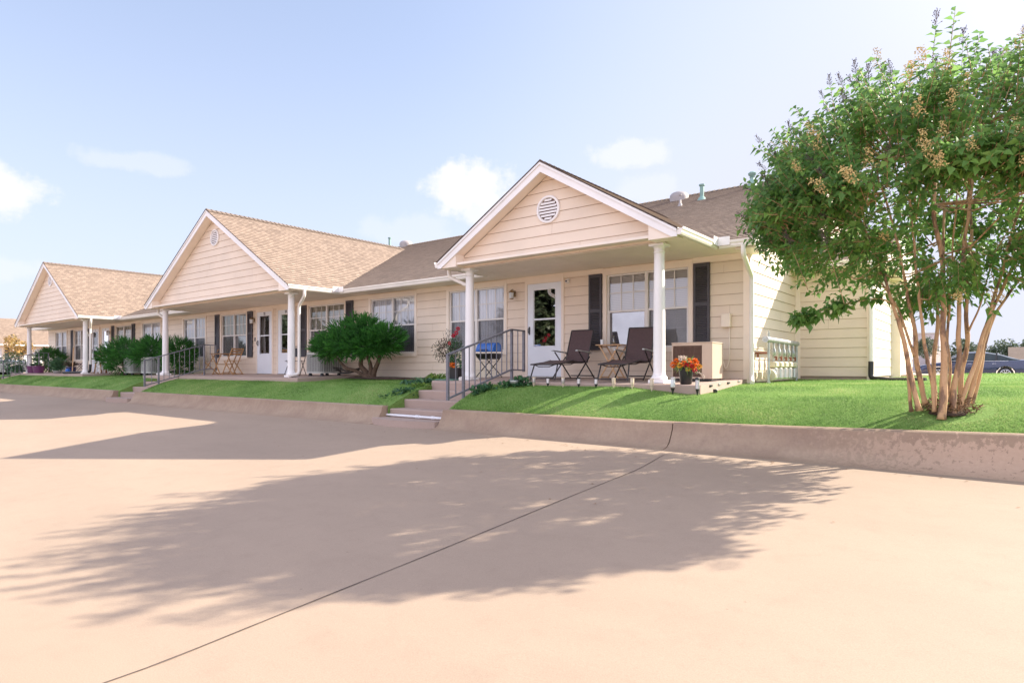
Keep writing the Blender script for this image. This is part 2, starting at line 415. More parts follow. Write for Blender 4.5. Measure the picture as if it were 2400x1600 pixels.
b.poly([(-60, -3.0, zdrive(0,-3)+.004), (20, -3.0, zdrive(0,-3)+.004), (20, -2.985, zdrive(0,-3)+.004), (-60, -2.985, zdrive(0,-3)+.004)])

# lawn
def in_steps(x, y):
    return y < 9.2 and any(a < x < c for a, c in STEPS)
xs = sorted(set(ax((-41.95,-40,6),(-40,-10,90),(-10,9,120),(9,40,30),(40,120,8)) + [q for s in STEPS for q in s] + [-3.6, -9.37]))
ys = sorted(set(ax((8.0,9.2,10),(9.2,11.4,10),(11.4,20,30),(20,60,14)) + [9.2]))
o = grid('lawn', xs, ys, lambda x, y: zlawn(x, y) if y < 34 else -.45, M['lawn'], hole=lambda x, y: in_steps(x, y) or (y > 30) or (-41.9 < x < -3.6 and y > 11.6)); tag(o, kind='structure')
o = grid('road', ax((-200,300,10)), ax((29.5,90,5)), lambda x, y: -.40, M['pave']); tag(o, kind='structure')
b = MB(); b.box(-140, -42, 5.6, 60, -1.0, -.39); tag(b.build('parking_lot', M['pave']), kind='structure')
b = MB(); b.bbox(-2.0, -.88, 17.35, 20.5, -.25, .07, .012)
tag(b.build('rear_path', M['pave']), kind='structure')

# retaining walls
def rwall(x0, x1, label, sealed=None):
    t = thing('retaining_wall', label, 'wall', ((x0+x1)/2, 7.9, -.83), group='low concrete retaining walls')
    rings = []; n = max(6, int((x1-x0)/.5))
    for i in range(n+1):
        x = x0+(x1-x0)*i/n; zt = ztop(x); zb = zdrive(0, 7.5)-.12; h = zt+.83
        wob = .006*noise.noise(Vector((x*.8, 0, 5)))
        prof = [(8.06, zb), (8.06, zt-.012), (8.045, zt), (7.90, zt), (7.875+wob, zt-.018), (7.86+wob, zt-.1), (7.80+wob, zt-h*.6), (7.755, zt-h*.8), (7.69, zt-h*.93), (7.60, -.826+0), (7.45, -.833), (7.45, zb)]
        if i in (0, n):
            e = .02 if i == 0 else -.02
            rings.append([(x, y, z) for y, z in prof])
        else: rings.append([(x, y, z) for y, z in prof])
    b = MB(); b.loft(rings); b.build('wall_face', M['rwall'], t, smooth=True, auto=38)
    return t
rwall(-7.74, -3.47, 'low tan concrete retaining wall from the near steps to the vertical joint')
rwall(-3.455, 14, 'low concrete retaining wall with flaking paint below the flowering tree')
rwall(-20.9, -9.37, 'low concrete retaining wall between the near steps and the middle steps')
rwall(-38.05, -22.55, 'low concrete retaining wall left of the middle steps')
rwall(-41.9, -39.7, 'low concrete retaining wall at the far left end of the drive')

# steps
def steps(x0, x1, label):
    t = thing('entry_steps', label, 'steps', ((x0+x1)/2, 8.2, -.83), group='concrete entry steps')
    ny = [7.69, 8.05, 8.42, 8.80, 9.17]; nz = [-.71, -.555, -.39, -.222, -.056]
    for i in range(5):
        a, c = x0-(.0 if i else .1), x1
        b = MB(); y1 = (ny[i+1]+.02 if i < 4 else 9.195)
        z0 = -1.0 if i == 0 else nz[i-1]-.05; e = .016
        if i == 0:
            k = 10; fr = [(a+(c-a)*j/k, 7.69-.20*math.sin(math.pi*j/k)**.8) for j in range(k+1)]
            pl = fr+[(c, y1), (a, y1)]
            b.hexa([(x, y, z0) for x, y in pl], [(x, y, nz[0]) for x, y in pl])
        else:
            pr = [(y1, z0), (y1, nz[i]), (ny[i]+e, nz[i]), (ny[i], nz[i]-e), (ny[i]+.012, z0)]
            b.loft([[(x0, y, z) for y, z in pr], [(x1, y, z) for y, z in pr]])
        b.build('step', M['slab'], t)
    return t
steps(*STEPS[0], 'five concrete steps up to the nearest porch'); steps(*STEPS[1], 'concrete steps up to the middle double porch'); steps(*STEPS[2], 'concrete steps up to the farthest porch at left')

# handrails
def handrail(x, dy, label, z_add=0):
    t = thing('handrail', label, 'handrail', (x, 8.43+dy, -.5), group='grey steel stair handrails')
    w = .042
    zt = lambda y: (.18 + (y-8.0)*.40) if y < 9.84 else .916-.0*(y-9.84)
    zb_ = lambda y: (-.44 + (y-8.0)*.345) if y < 9.84 else .195
    pt = [(8.0, .46), (9.84, 1.0), (10.28, .99)]
    pb = [(8.0, -.325), (9.84, .195), (10.28, .18)]
    def it(p, y):
        for (a, za), (c, zc) in zip(p, p[1:]):
            if a <= y <= c: return za+(zc-za)*(y-a)/(c-a)
        return p[-1][1]
    b = MB()
    for (a, za), (c, zc) in zip(pt, pt[1:]): b.bar((x, a+dy, za+z_add), (x, c+dy, zc+z_add), w+.006, .03)
    b.build('top_rail', M['rail'], t)
    b = MB()
    for (a, za), (c, zc) in zip(pb, pb[1:]): b.bar((x, a+dy, za+z_add), (x, c+dy, zc+z_add), w*.9, .028)
    b.build('bottom_rail', M['rail'], t)
    for y, bot in ((8.02, None), (8.43, -.60), (9.86, -.12), (10.26, None)):
        b = MB(); zb0 = it(pb, y)-.03 if bot is None else bot
        b.box(x-w/2-.003, x+w/2+.003, y+dy-w/2, y+dy+w/2, zb0+z_add, it(pt, y)+z_add); b.build('post', M['rail'], t)
    ys_ = [8.225]+[8.43+1.43*i/9 for i in range(1, 9)]+[10.06]
    for y in ys_:
        b = MB(); b.box(x-.0075, x+.0075, y+dy-.0075, y+dy+.0075, it(pb, y)+z_add, it(pt, y)+z_add); b.build('baluster', M['rail'], t)
handrail(-7.76, 0, 'grey metal handrail beside the nearest concrete steps')
handrail(-20.95, .16, 'grey metal handrail beside the steps of the middle porch')
handrail(-38.1, .1, 'grey metal handrail at the farthest porch at left')
b = MB(); o_ = thing('pipe', 'white plastic pipe lying across the lowest tread of the near steps', 'pipe', (-8.55, 7.98, -.71))
b.tube([(-9.4, 8.0, -.672), (-8.5, 7.985, -.672)], .024, 10); b.tube([(-8.5, 7.985, -.672), (-7.82, 7.975, -.672)], .024, 10); b.build('tube', M['pvc'], o_, smooth=True, auto=40)
b = MB(); b.tube([(-8.55, 7.986, -.672), (-8.45, 7.984, -.672)], .031, 10); b.tube([(-8.12, 7.979, -.672), (-8.06, 7.978, -.672)], .031, 10); b.build('coupling', M['pvc'], o_, smooth=True, auto=40)

# ------------------------------------------------------------ lapped surfaces (siding boards, shingle courses)
def lapped(O, U, V, Nn, rows, span, t, name, mat, parent, uv=False, back=.0):
    O, U, V, Nn = map(Vector, (O, U, V, Nn)); vs = []; fs = []; uvs = []; gi = []; GR = 0 if uv else .0065
    def q(pts, uvp):
        n = len(vs); vs.extend(pts); fs.append((n, n+1, n+2, n+3)); uvs.extend(uvp)
    for (s0, s1, f0, f1) in rows:      # f0,f1: thickness fraction at the lower/upper edge
        A = span(s0+1e-5); B = span(s1-1e-5)
        for (a0, a1), (b0, b1) in zip(A, B):
            if a1-a0 < 1e-3 and b1-b0 < 1e-3: continue
            P = lambda u, s, f: O+U*u+V*s+Nn*(f*t)
            if GR and f0 > .9 and s1-s0 > GR*2:
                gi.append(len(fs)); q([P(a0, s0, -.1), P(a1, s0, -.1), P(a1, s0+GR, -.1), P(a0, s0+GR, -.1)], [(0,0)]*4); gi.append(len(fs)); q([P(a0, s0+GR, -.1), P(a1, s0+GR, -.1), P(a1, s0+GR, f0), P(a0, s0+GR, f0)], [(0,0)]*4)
                q([P(a0, s0+GR, f0), P(a1, s0+GR, f0), P(b1, s1, f1), P(b0, s1, f1)], [(a0, s0), (a1, s0), (b1, s1), (b0, s1)]); continue
            q([P(a0, s0, f0), P(a1, s0, f0), P(b1, s1, f1), P(b0, s1, f1)], [(a0, s0), (a1, s0), (b1, s1), (b0, s1)])
            if f0 > .9: q([P(a0, s0, -.2), P(a1, s0, -.2), P(a1, s0, f0), P(a0, s0, f0)], [(a0, s0), (a1, s0), (a1, s0+.003), (a0, s0+.003)])
    if GR:      # butt joints between board lengths
        for (s0, s1, f0, f1) in rows:
            if f0 < .9 or s1-s0 < .15: continue
            for (a0, a1), (b0, b1) in zip(span(s0+.02), span(s1-.002)):
                u = max(a0, b0)+random.uniform(.6, 3.6)
                while u < min(a1, b1)-.3:
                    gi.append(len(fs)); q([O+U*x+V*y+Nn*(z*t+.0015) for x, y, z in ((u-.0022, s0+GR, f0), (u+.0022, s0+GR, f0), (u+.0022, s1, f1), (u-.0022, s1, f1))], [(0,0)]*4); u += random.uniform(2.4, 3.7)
    me = bpy.data.meshes.new(name); o = wloc(parent) if parent else Vector()
    me.from_pydata([v-o for v in vs], [], fs); me.materials.append(mat)
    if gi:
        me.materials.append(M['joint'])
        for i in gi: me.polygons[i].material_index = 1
    if uv:
        l = me.uv_layers.new(name='UVMap')
        for i, c in enumerate(uvs): l.data[i].uv = c
    ob = bpy.data.objects.new(name, me); COL.objects.link(ob); ob.parent = parent; return ob
def rows_of(z0, z1, h, breaks=(), off=0):
    out = []; k = 0; z = z0-off
    br = sorted(breaks)
    while z < z1-1e-6:
        a, c = max(z, z0), min(z+h, z1); cuts = [a]+[x for x in br if a+1e-4 < x < c-1e-4]+[c]
        for p, q in zip(cuts, cuts[1:]): out.append((p, q, 1-(p-z)/h*.92, 1-(q-z)/h*.92))
        z += h
    return out
def wall(O, U, Nn, w, z0, z1, holes, parent, name='wall', h=.2, mat=None, topf=None):
    br = [z for hh in holes for z in hh[2:]]
    def span(s):
        cur = [(0, w)]
        if topf: cur = [topf(s)]
        for a, c, p, q in holes:
            if p-1e-6 < s < q+1e-6:
                nx = []
                for u0, u1 in cur:
                    if c <= u0 or a >= u1: nx.append((u0, u1)); continue
                    if a > u0: nx.append((u0, a))
                    if c < u1: nx.append((c, u1))
                cur = nx
        return cur
    return lapped(O, U, (0,0,1), Nn, rows_of(z0, z1, h, br), span, .014, name, mat or M['siding'], parent)

# ------------------------------------------------------------ the apartment row
WY = 11.4
B = thing('apartment_building', 'long single-storey cream clapboard apartment row with three porch gables', 'building', (-22, 15, 0))
XL, XR = -41.9, -3.56
wins = [(-14.12,-12.15,'w'), (-11.06,-9.1,'w'), (-6.54,-4.6,'m'), (-17.11,-15.15,'b'), (-22.6,-20.66,'b'), (-25.6,-23.65,'w'),
        (-29.5,-27.55,'w'), (-32.45,-30.5,'b'), (-37.9,-35.95,'b'), (-40.8,-38.85,'w')]
doors = [-8.04, -18.29, -19.58, -33.55, -34.86]
holes = [(a+.085-XL, c-.085-XL, .62, 2.16) for a, c, _ in wins] + [(d-.46-XL, d+.46-XL, .0, 2.12) for d in doors]
wall((XL, WY, 0), (1,0,0), (0,-1,0), XR-XL, -.03, 2.32, holes, B, 'front_wall')
# gable-end wall (faces +x), up to the roof
PIT = .405; RZ = 5.48; RY = 18.3; EZ = 2.42; EY = 10.75
def end_top(s):
    if s <= 2.55: return (0, 13.8)
    z = s+.13; y0 = EY+(z-EZ)/PIT; y1 = 2*RY-y0
    return (max(0, y0-WY), max(max(0, y0-WY), min(13.8, y1-WY)))
wall((XR, WY, 0), (0,1,0), (1,0,0), 13.8, -.02, 5.36, [], B, 'side_wall', topf=end_top)
b = MB(); b.prism([(WY+.05, -.3), (25.2, -.3), (25.2, -.02), (WY+.05, -.02)], 'x', XR-.3, XR-.012); b.build('foundation', M['slab'], B)
b = MB(); b.box(XL, XR-.02, 25.2, 25.3, -.3, 2.4); b.box(XL-.1, XL, WY+.02, 25.3, -.3, 2.4); b.build('rear_wall', M['siding'], B)
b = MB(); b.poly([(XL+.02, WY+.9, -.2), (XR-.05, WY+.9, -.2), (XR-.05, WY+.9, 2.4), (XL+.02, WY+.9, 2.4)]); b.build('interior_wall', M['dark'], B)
# corner boards, frieze
b = MB(); b.box(XR-.10, XR+.022, WY-.024, WY+.09, -.1, 2.29); b.build('corner_board', M['trim'], B)
fx = []
b = MB()
edges = sorted([(a-.0, c+.0) for a, c, _ in wins]+[(d-.53, d+.53) for d in doors]); cur = XL
for a, c in edges:
    b = MB(); b.box(cur, a-.002, WY-.022, WY+.02, 2.2, 2.302); b.build('frieze_board', M['trim'], B); cur = c+.002
b = MB(); b.box(cur, XR-.102, WY-.022, WY+.02, 2.2, 2.302); b.build('frieze_board', M['trim'], B)

def window(x0, x1, kind, y=WY):
    b = MB(); T = .085; z0, z1 = .54, 2.285
    b.box(x0, x0+T, y-.026, y+.01, z0, z1); b.box(x1-T, x1, y-.026, y+.01, z0, z1)
    b.box(x0+T, x1-T, y-.029, y+.01, 2.15, z1); b.box(x0+T, x1-T, y-.034, y+.01, z0, .63)
    w = b.build('window', M['trim'], B)
    xa, xb = x0+T, x1-T; xm = (xa+xb)/2; za, zb, zr = .63, 2.15, 1.39
    f = MB(); e = .035; d0, d1 = y+.012, y+.07
    f.box(xa, xa+e, d0, d1, za, zb); f.box(xb-e, xb, d0, d1, za, zb); f.box(xm-.032, xm+.032, d0-.008, d1, za, zb)
    f.box(xa+e, xb-e, d0+.003, d1, zb-e, zb); f.box(xa+e, xb-e, d0+.003, d1, za, za+e)
    f.build('frame', M['vinyl'], w)
    for s0, s1 in ((xa+e, xm-.032), (xm+.032, xb-e)):
        f = MB(); f.box(s0, s1, y+.018, y+.06, zr-.02, zr+.02); f.box(s0, s0+.018, y+.024, y+.05, za+e, zr-.02); f.box(s1-.018, s1, y+.024, y+.05, za+e, zr-.02); f.build('sash', M['vinyl'], w)
        f = MB(); wd = (s1-s0)/3
        for k in (1, 2): f.box(s0+wd*k-.010, s0+wd*k+.010, y+.036, y+.0425, zr+.02, zb-e)
        f.box(s0, s1, y+.035, y+.0435, (zr+zb)/2-.010, (zr+zb)/2+.010)
        for k in (1, 2): f.box(s0+wd*k-.007, s0+wd*k+.007, y+.082, y+.088, za+e, zr-.02)
        f.box(s0, s1, y+.081, y+.089, (zr+za)/2-.007, (zr+za)/2+.007)
        f.build('muntin_grid', M['vinyl'], w)
        f = MB(); f.poly([(s0, y+.045, zr), (s1, y+.045, zr), (s1, y+.045, zb-e), (s0, y+.045, zb-e)]); f.poly([(s0, y+.078, za+e), (s1, y+.078, za+e), (s1, y+.078, zr), (s0, y+.078, zr)]); f.build('pane', M['glass'], w)
        f = MB(); f.poly([(s0+.018, y+.036, za+e), (s1-.018, y+.036, za+e), (s1-.018, y+.036, zr-.02), (s0+.018, y+.036, zr-.02)]); f.build('insect_screen', M['screen'], w)
    f = MB(); yb = y+.098; n = 26
    if kind == 'm':
        f.poly([(xa, yb, za), (xb, yb, za), (xb, yb, zb), (xa, yb, zb)])
    else:
        amp = .014 if kind == 'w' else .026
        for k in range(n):
            u0, u1 = xa+(xb-xa)*k/n, xa+(xb-xa)*(k+1)/n
            f.poly([(u0, yb+amp*(k % 2), za), (u1, yb+amp*((k+1) % 2), za), (u1, yb+amp*((k+1) % 2), zb), (u0, yb+amp*(k % 2), zb)])
    f.build('blind', M[{'w': 'blindw', 'b': 'blindb', 'm': 'blindm'}[kind]], w)
    return w
for a, c, k in wins: window(a, c, k)

def shutter(x0, x1, z0=.6, z1=2.19):
    b = MB(); y = WY
    b.box(x0, x0+.045, y-.05, y-.005, z0, z1); b.box(x1-.045, x1, y-.05, y-.005, z0, z1)
    for a, c in ((z0, z0+.07), (1.39, 1.46), (z1-.07, z1)): b.box(x0+.045, x1-.045, y-.048, y-.005, a, c)
    for a, c in ((z0+.07, 1.39), (1.46, z1-.07)):
        n = int((c-a)/.034)
        for i in range(n):
            z = a+(c-a)*i/n; h = (c-a)/n
            b.hexa([(x0+.045, y-.016, z), (x1-.045, y-.016, z), (x1-.045, y-.008, z), (x0+.045, y-.008, z)][::1], [(x0+.045, y-.040, z+h*.2), (x1-.045, y-.040, z+h*.2), (x1-.045, y-.030, z+h*.95), (x0+.045, y-.030, z+h*.95)])
    b.box(x0+.045, x1-.045, y-.012, y-.006, z0+.07, z1-.07)
    b.build('shutter', M['shutter'], B)
for a, c in ((-6.87,-6.56), (-4.58,-4.27), (-17.45,-17.13), (-15.13,-14.81), (-22.94,-22.62), (-20.64,-20.32), (-32.79,-32.47), (-30.48,-30.16), (-38.24,-37.92), (-35.93,-35.61)): shutter(a, c)

def door(cx, num=None, hs=-1, dk='darkdoor', midz=1.32):
    y = WY; b = MB()
    b.box(cx-.53, cx-.462, y-.028, y+.02, .03, 2.30); b.box(cx+.462, cx+.53, y-.028, y+.02, .03, 2.30); b.box(cx-.462, cx+.462, y-.026, y+.02, 2.125, 2.30)
    d = b.build('door', M['trim'], B)
    b = MB(); x0, x1 = cx-.46, cx+.46; y0, y1 = y-.012, y+.028
    gx0, gx1, gz0, gz1 = cx-.30, cx+.30, .72, 1.98
    b.box(x0, gx0, y0, y1, .045, 2.12); b.box(gx1, x1, y0, y1, .045, 2.12); b.box(gx0, gx1, y0, y1, gz1, 2.12); b.box(gx0, gx1, y0, y1, .045, gz0)
    b.box(gx0, gx1, y0+.004, y1, midz-.018, midz+.018)
    e = .018
    for a in ((gx0-e, gx0, gz0-e, gz1+e), (gx1, gx1+e, gz0-e, gz1+e), (gx0, gx1, gz1, gz1+e), (gx0, gx1, gz0-e, gz0)): b.box(a[0], a[1], y0-.009, y0, a[2], a[3])
    b.build('storm_door_leaf', M['storm'], d)
    b = MB(); b.poly([(gx0, y+.004, gz0), (gx1, y+.004, gz0), (gx1, y+.004, gz1), (gx0, y+.004, gz1)]); b.build('pane', M['glass'], d)
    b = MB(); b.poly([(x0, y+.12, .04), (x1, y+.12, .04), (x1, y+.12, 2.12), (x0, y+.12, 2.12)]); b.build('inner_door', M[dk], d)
    b = MB(); hx = cx+hs*.405
    b.box(hx-.014, hx+.014, y0-.014, y0, .98, 1.16); b.tube([(hx, y0-.014, 1.01), (hx, y0-.05, 1.03), (hx, y0-.055, 1.08), (hx, y0-.05, 1.12), (hx, y0-.014, 1.14)], .009, 6); b.build('handle', M['blackmetal'], d)
    b = MB(); b.box(x0, x1, y-.04, y+.1, .0, .044); b.build('threshold', M['galv'], d)
    if num:
        cu = bpy.data.curves.new('door_number', 'FONT'); cu.body = num; cu.size = .115; cu.extrude = .002; cu.align_x = 'CENTER'; cu.align_y = 'CENTER'; cu.offset = .003
        o = bpy.data.objects.new('door_number', cu); COL.objects.link(o); bpy.context.view_layer.update()
        me = bpy.data.meshes.new_from_object(o); bpy.data.objects.remove(o)
        me.transform(Matrix.Rotation(R_(90), 4, 'X')); me.transform(Matrix.Translation(Vector((cx, y-.016, 2.055))-wloc(d)))
        me.materials.clear(); me.materials.append(M['black'])
        o = bpy.data.objects.new('door_number', me); COL.objects.link(o); o.parent = d
    return d
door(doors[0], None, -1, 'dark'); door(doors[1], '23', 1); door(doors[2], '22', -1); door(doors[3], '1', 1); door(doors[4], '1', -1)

# soffits and porch ceilings
G = [(-6.55, 2.595, 2.10, 'n'), (-19.0, 4.40, 3.85, 'm'), (-34.35, 4.40, 3.85, 'f')]   # centre, half width, column offset
FY, PY = 9.17, 9.43
b = MB()
cur = XL-.35
for cx, h, co, _ in sorted(G):
    b = MB(); b.box(cur, cx-h+.02, EY, WY+.02, 2.303, 2.345); b.build('eave_soffit', M['soffit'], B); cur = cx+h-.02
b = MB(); b.box(cur, -3.26, EY, WY+.02, 2.303, 2.345)
b.build('eave_soffit', M['soffit'], B)
for k, (cx, h, co, _) in enumerate(G):
    b = MB(); n = max(1, round(h*2/2.4))
    x0, x1 = cx-h+.0, cx+h-.0; rows = [(PY+.02, (PY+WY)/2), ((PY+WY)/2, WY+.02)]
    for r, (ya, yb) in enumerate(rows):
        off = 0 if r == 0 else .5
        xs_ = [x0+.02]+[x0+(x1-x0)*(i+off)/n for i in range(n+1) if x0+.3 < x0+(x1-x0)*(i+off)/n < x1-.3]+[x1-.02]
        for a, c in zip(xs_, xs_[1:]): b.box(a+.004, c-.004, ya+.004, yb-.004, 2.300, 2.34)
    b.box(x0+.02, x1-.02, FY+.03, WY, 2.306, 2.35)
    b.build('porch_ceiling', M['soffit'], B)

# main roof
SL = math.hypot(1, PIT); sl_len = (RY-EY)*SL
def rows_roof(n_len, h=.14):
    out = []; s = 0
    while s < n_len-1e-6: out.append((s, min(s+h, n_len), 1, .15)); s += h
    return out
x0r, x1r = XL-.35, -3.26
lapped((x0r, EY-.03, EZ-.012), (1,0,0), (0, 1/SL, PIT/SL), (0, -PIT/SL, 1/SL), rows_roof(sl_len+.03), lambda s: [(0, x1r-x0r)], .013, 'main_roof', M['shingle'], B, uv=True)
lapped((x0r, 2*RY-EY+.03, EZ-.012), (1,0,0), (0, -1/SL, PIT/SL), (0, PIT/SL, 1/SL), rows_roof(sl_len+.03), lambda s: [(0, x1r-x0r)], .013, 'rear_roof', M['shingle'], B, uv=True)
b = MB(); q = .09   # roof deck body under the shingles
b.prism([(EY, EZ-.03), (RY, RZ-.03), (2*RY-EY, EZ-.03), (2*RY-EY, EZ-.03-q), (RY, RZ-.03-q-.02), (EY, EZ-.03-q)], 'x', x0r, x1r-.03); b.build('roof_deck', M['soffit'], B)
b = MB()
for s in (0,):
    for (ya, za, yb, zb) in ((EY, EZ, RY, RZ), (2*RY-EY, EZ, RY, RZ)):
        b.hexa([(x1r-.03, ya, za-.155), (x1r, ya, za-.155), (x1r, ya, za-.02), (x1r-.03, ya, za-.02)], [(x1r-.03, yb, zb-.155), (x1r, yb, zb-.155), (x1r, yb, zb-.02), (x1r-.03, yb, zb-.02)])
b.hexa([(x1r-.34, EY+.03, 2.26), (x1r-.002, EY+.03, 2.26), (x1r-.002, WY+.1, 2.26), (x1r-.34, WY+.1, 2.26)], [(x1r-.34, EY+.03, EZ-.13), (x1r-.002, EY+.03, EZ-.13), (x1r-.002, WY+.1, EZ-.13+PIT*.62), (x1r-.34, WY+.1, EZ-.13+PIT*.62)])
b.build('rake_board', M['trim'], B)
def ridge_caps(pts, name='ridge_cap', pitch=.4):
    a, c = Vector(pts[0]), Vector(pts[1]); d = (c-a); n = int(d.length/.15); d.normalize(); s = d.cross(Vector((0,0,1))).normalized(); b = MB()
    for i in range(n):
        p = a+d*(i*.15); q = a+d*(i*.15+.2); w = .15
        lo = .006; hi = .03
        A = [p+s*w+Vector((0,0,-w*pitch+hi)), p+Vector((0,0,hi+.01)), p-s*w+Vector((0,0,-w*pitch+hi))]
        C = [q+s*w+Vector((0,0,-w*pitch+lo)), q+Vector((0,0,lo+.01)), q-s*w+Vector((0,0,-w*pitch+lo))]
        b.poly([A[0], A[1], C[1], C[0]]); b.poly([A[1], A[2], C[2], C[1]])
        A2 = [x-Vector((0,0,.02)) for x in A]; b.poly([A2[0], A2[1], A[1], A[0]]); b.poly([A2[1], A2[2], A[2], A[1]])
    b.build(name, M['shingle'], B)
ridge_caps(((x1r, RY, RZ), (x0r, RY, RZ)), pitch=PIT)

GP = .6
def gable(cx, h, co):
    az = 2.39+GP*h; ms = math.hypot(1, GP)
    # the two shingled slopes, each running back to its valley with the main roof
    ymeet = lambda z: min(26, EY+max(0, (z-EZ))/PIT) + .03
    nrm = lambda sg: (sg*GP/ms, 0, 1/ms)
    L_ = h*ms
    for sg, nm in ((1, 'gable_roof'), (-1, 'gable_roof')):
        def span(s, sg=sg):
            z = 2.39+(s-.03)*GP/ms; return [(0, ymeet(z)-FY+.03)]
        lapped((cx+sg*(h+.03/ms), FY-.03, 2.39-.03*GP/ms-.006), (0,1,0), (-sg/ms, 0, GP/ms), nrm(sg), rows_roof(L_+.03), span, .013, nm, M['shingle'], B, uv=True)
    yb = ymeet(az)
    # deck
    b = MB(); b.prism([(cx-h, 2.36), (cx, az-.03), (cx+h, 2.36), (cx+h-.05, 2.335), (cx, az-.12), (cx-h+.05, 2.335)], 'y', FY+.0, PY+.05); b.build('roof_deck', M['black'], B)
    b = MB()
    for sg in (-1, 1):
        b.hexa([(cx+sg*(h-.02), PY+.051, 2.385), (cx, PY+.051, az-.035), (cx, PY+.051, az-.1), (cx+sg*(h-.02), PY+.051, 2.345)], [(cx+sg*(h-.02), EY+.2, 2.385), (cx, yb-.3, az-.035), (cx, yb-.3, az-.1), (cx+sg*(h-.02), EY+.2, 2.345)])
    b.build('roof_deck', M['soffit'], B)
    # rake fascia + drip strip + soffit
    fr = lambda x: 2.39-.012+GP*(h-abs(x-cx))
    for sg in (-1, 1):
        b = MB(); dv = .165
        xt = cx+sg*h; xc = cx+sg*(h-(.165-.113)/GP)      # where the lower edge meets the box bottom
        b.hexa([(cx, FY-.022, fr(cx)), (xt, FY-.022, fr(xt)), (xt, FY-.022, 2.265), (xc, FY-.022, 2.265), (cx, FY-.022, fr(cx)-dv-.01)],
               [(cx, FY+.004, fr(cx)), (xt, FY+.004, fr(xt)), (xt, FY+.004, 2.265), (xc, FY+.004, 2.265), (cx, FY+.004, fr(cx)-dv-.01)])
        b.hexa([(cx, FY-.042, fr(cx)+.004), (xt, FY-.042, fr(xt)+.004), (xt, FY-.042, fr(xt)-.038), (cx, FY-.042, fr(cx)-.042)], [(cx, FY-.0225, fr(cx)+.004), (xt, FY-.0225, fr(xt)+.004), (xt, FY-.0225, fr(xt)-.038), (cx, FY-.0225, fr(cx)-.042)])
        b.build('rake_board', M['white'], B)
        b = MB(); b.hexa([(cx, FY-.052, fr(cx)+.026), (xt+sg*.02, FY-.052, fr(xt)+.024), (xt+sg*.02, FY-.052, fr(xt)+.006), (cx, FY-.052, fr(cx)+.006)], [(cx, FY-.031, fr(cx)+.026), (xt+sg*.02, FY-.031, fr(xt)+.024), (xt+sg*.02, FY-.031, fr(xt)+.006), (cx, FY-.031, fr(cx)+.006)]); b.build('shingle_edge', M['edge'], B)
        b = MB(); xi = cx+sg*(h-.49)
        b.poly([(cx, FY+.004, fr(cx)-.15), (xi, FY+.004, fr(xi)-.15), (xi, PY, fr(xi)-.15), (cx, PY, fr(cx)-.15)]); b.build('rake_soffit', M['trim'], B)
        b = MB(); xb0, xb1 = sorted((cx+sg*(h-.012), xi)); zi = fr(xi)-.16; xq = cx+sg*(h-.06)
        pl = [(cx+sg*(h-.03), 2.267), (xi, 2.267), (xi, zi+.02), (cx+sg*(h-.03), 2.30)]
        b.prism(pl, 'y', FY+.0045, PY+.02); b.build('eave_return', M['trim'], B)
    # siding in the gable
    w = h-.49
    def top(s): 
        half = min(w, h-(s+.165-2.378)/GP); half = max(0, half); return (h-half, h+half)
    def span(s): return [top(s)]
    b_rows = rows_of(2.268, az-.17, .2)
    def breaks(rows):
        out = []; zk = 2.378-.165+GP*(h-w)
        for r in rows:
            if r[0] < zk < r[1]:
                f = r[2]+(r[3]-r[2])*(zk-r[0])/(r[1]-r[0]); out += [(r[0], zk, r[2], f), (zk, r[1], f, r[3])]
            else: out.append(r)
        return out
    lapped((cx-h, PY, 0), (1,0,0), (0,0,1), (0,-1,0), breaks(b_rows), span, .014, 'gable_siding', M['siding'], B)
    b = MB(); b.box(cx-w, cx+w, PY+.002, PY+.12, 2.262, 2.33); b.build('porch_beam', M['trim'], B)
    # round louvred vent
    vz = az-.81; vr = .215; b = MB(); n = 28
    rings = []
    for (r, y) in ((vr+.04, PY-.012), (vr+.035, PY-.045), (vr, PY-.05), (vr-.012, PY-.02), (vr-.012, PY-.012)):
        rings.append([(cx+r*math.cos(2*math.pi*j/n), y, vz+r*math.sin(2*math.pi*j/n)) for j in range(n)])
    b.loft(rings, cap=False)
    g = b.build('gable_vent', M['white'], B, smooth=True, auto=35)
    b = MB(); b.poly([(cx+vr*math.cos(2*math.pi*j/n), PY-.0155, vz+vr*math.sin(2*math.pi*j/n)) for j in range(n)]); b.build('vent_opening', M['brown'], g)
    b = MB()
    for k in range(-3, 4):
        z = vz+k*.056; hw = math.sqrt(max(0, (vr-.012)**2-(abs(k*.056)+.02)**2))
        b.hexa([(cx-hw, PY-.046, z-.022), (cx+hw, PY-.046, z-.022), (cx+hw, PY-.038, z-.022), (cx-hw, PY-.038, z-.022)], [(cx-hw, PY-.026, z+.020), (cx+hw, PY-.026, z+.020), (cx+hw, PY-.018, z+.020), (cx-hw, PY-.018, z+.020)])
    b.build('louvres', M['white'], g)
    # columns
    for sg in (-1, 1):
        x = cx+sg*co; y = 9.59; zb = -.018; b = MB()
        b.box(x-.135, x+.135, y-.135, y+.135, zb, zb+.055)
        b.lathe([(.125, zb+.056), (.135, zb+.075), (.13, zb+.10), (.112, zb+.115), (.112, zb+.125), (.104, zb+.14), (.098, zb+.17), (.098, .7), (.094, 1.3), (.084, 2.08), (.083, 2.11), (.094, 2.125), (.095, 2.14), (.084, 2.15), (.084, 2.19), (.10, 2.215), (.115, 2.225)], (x, y, 0), 28)
        b.box(x-.13, x+.13, y-.13, y+.13, 2.226, 2.262)
        b.build('porch_column', M['white'], B, smooth=True, auto=32)
    ridge_caps(((cx, FY-.03, az), (cx, yb-.15, az)), pitch=GP)
for cx, h, co, _ in G: gable(cx, h, co)

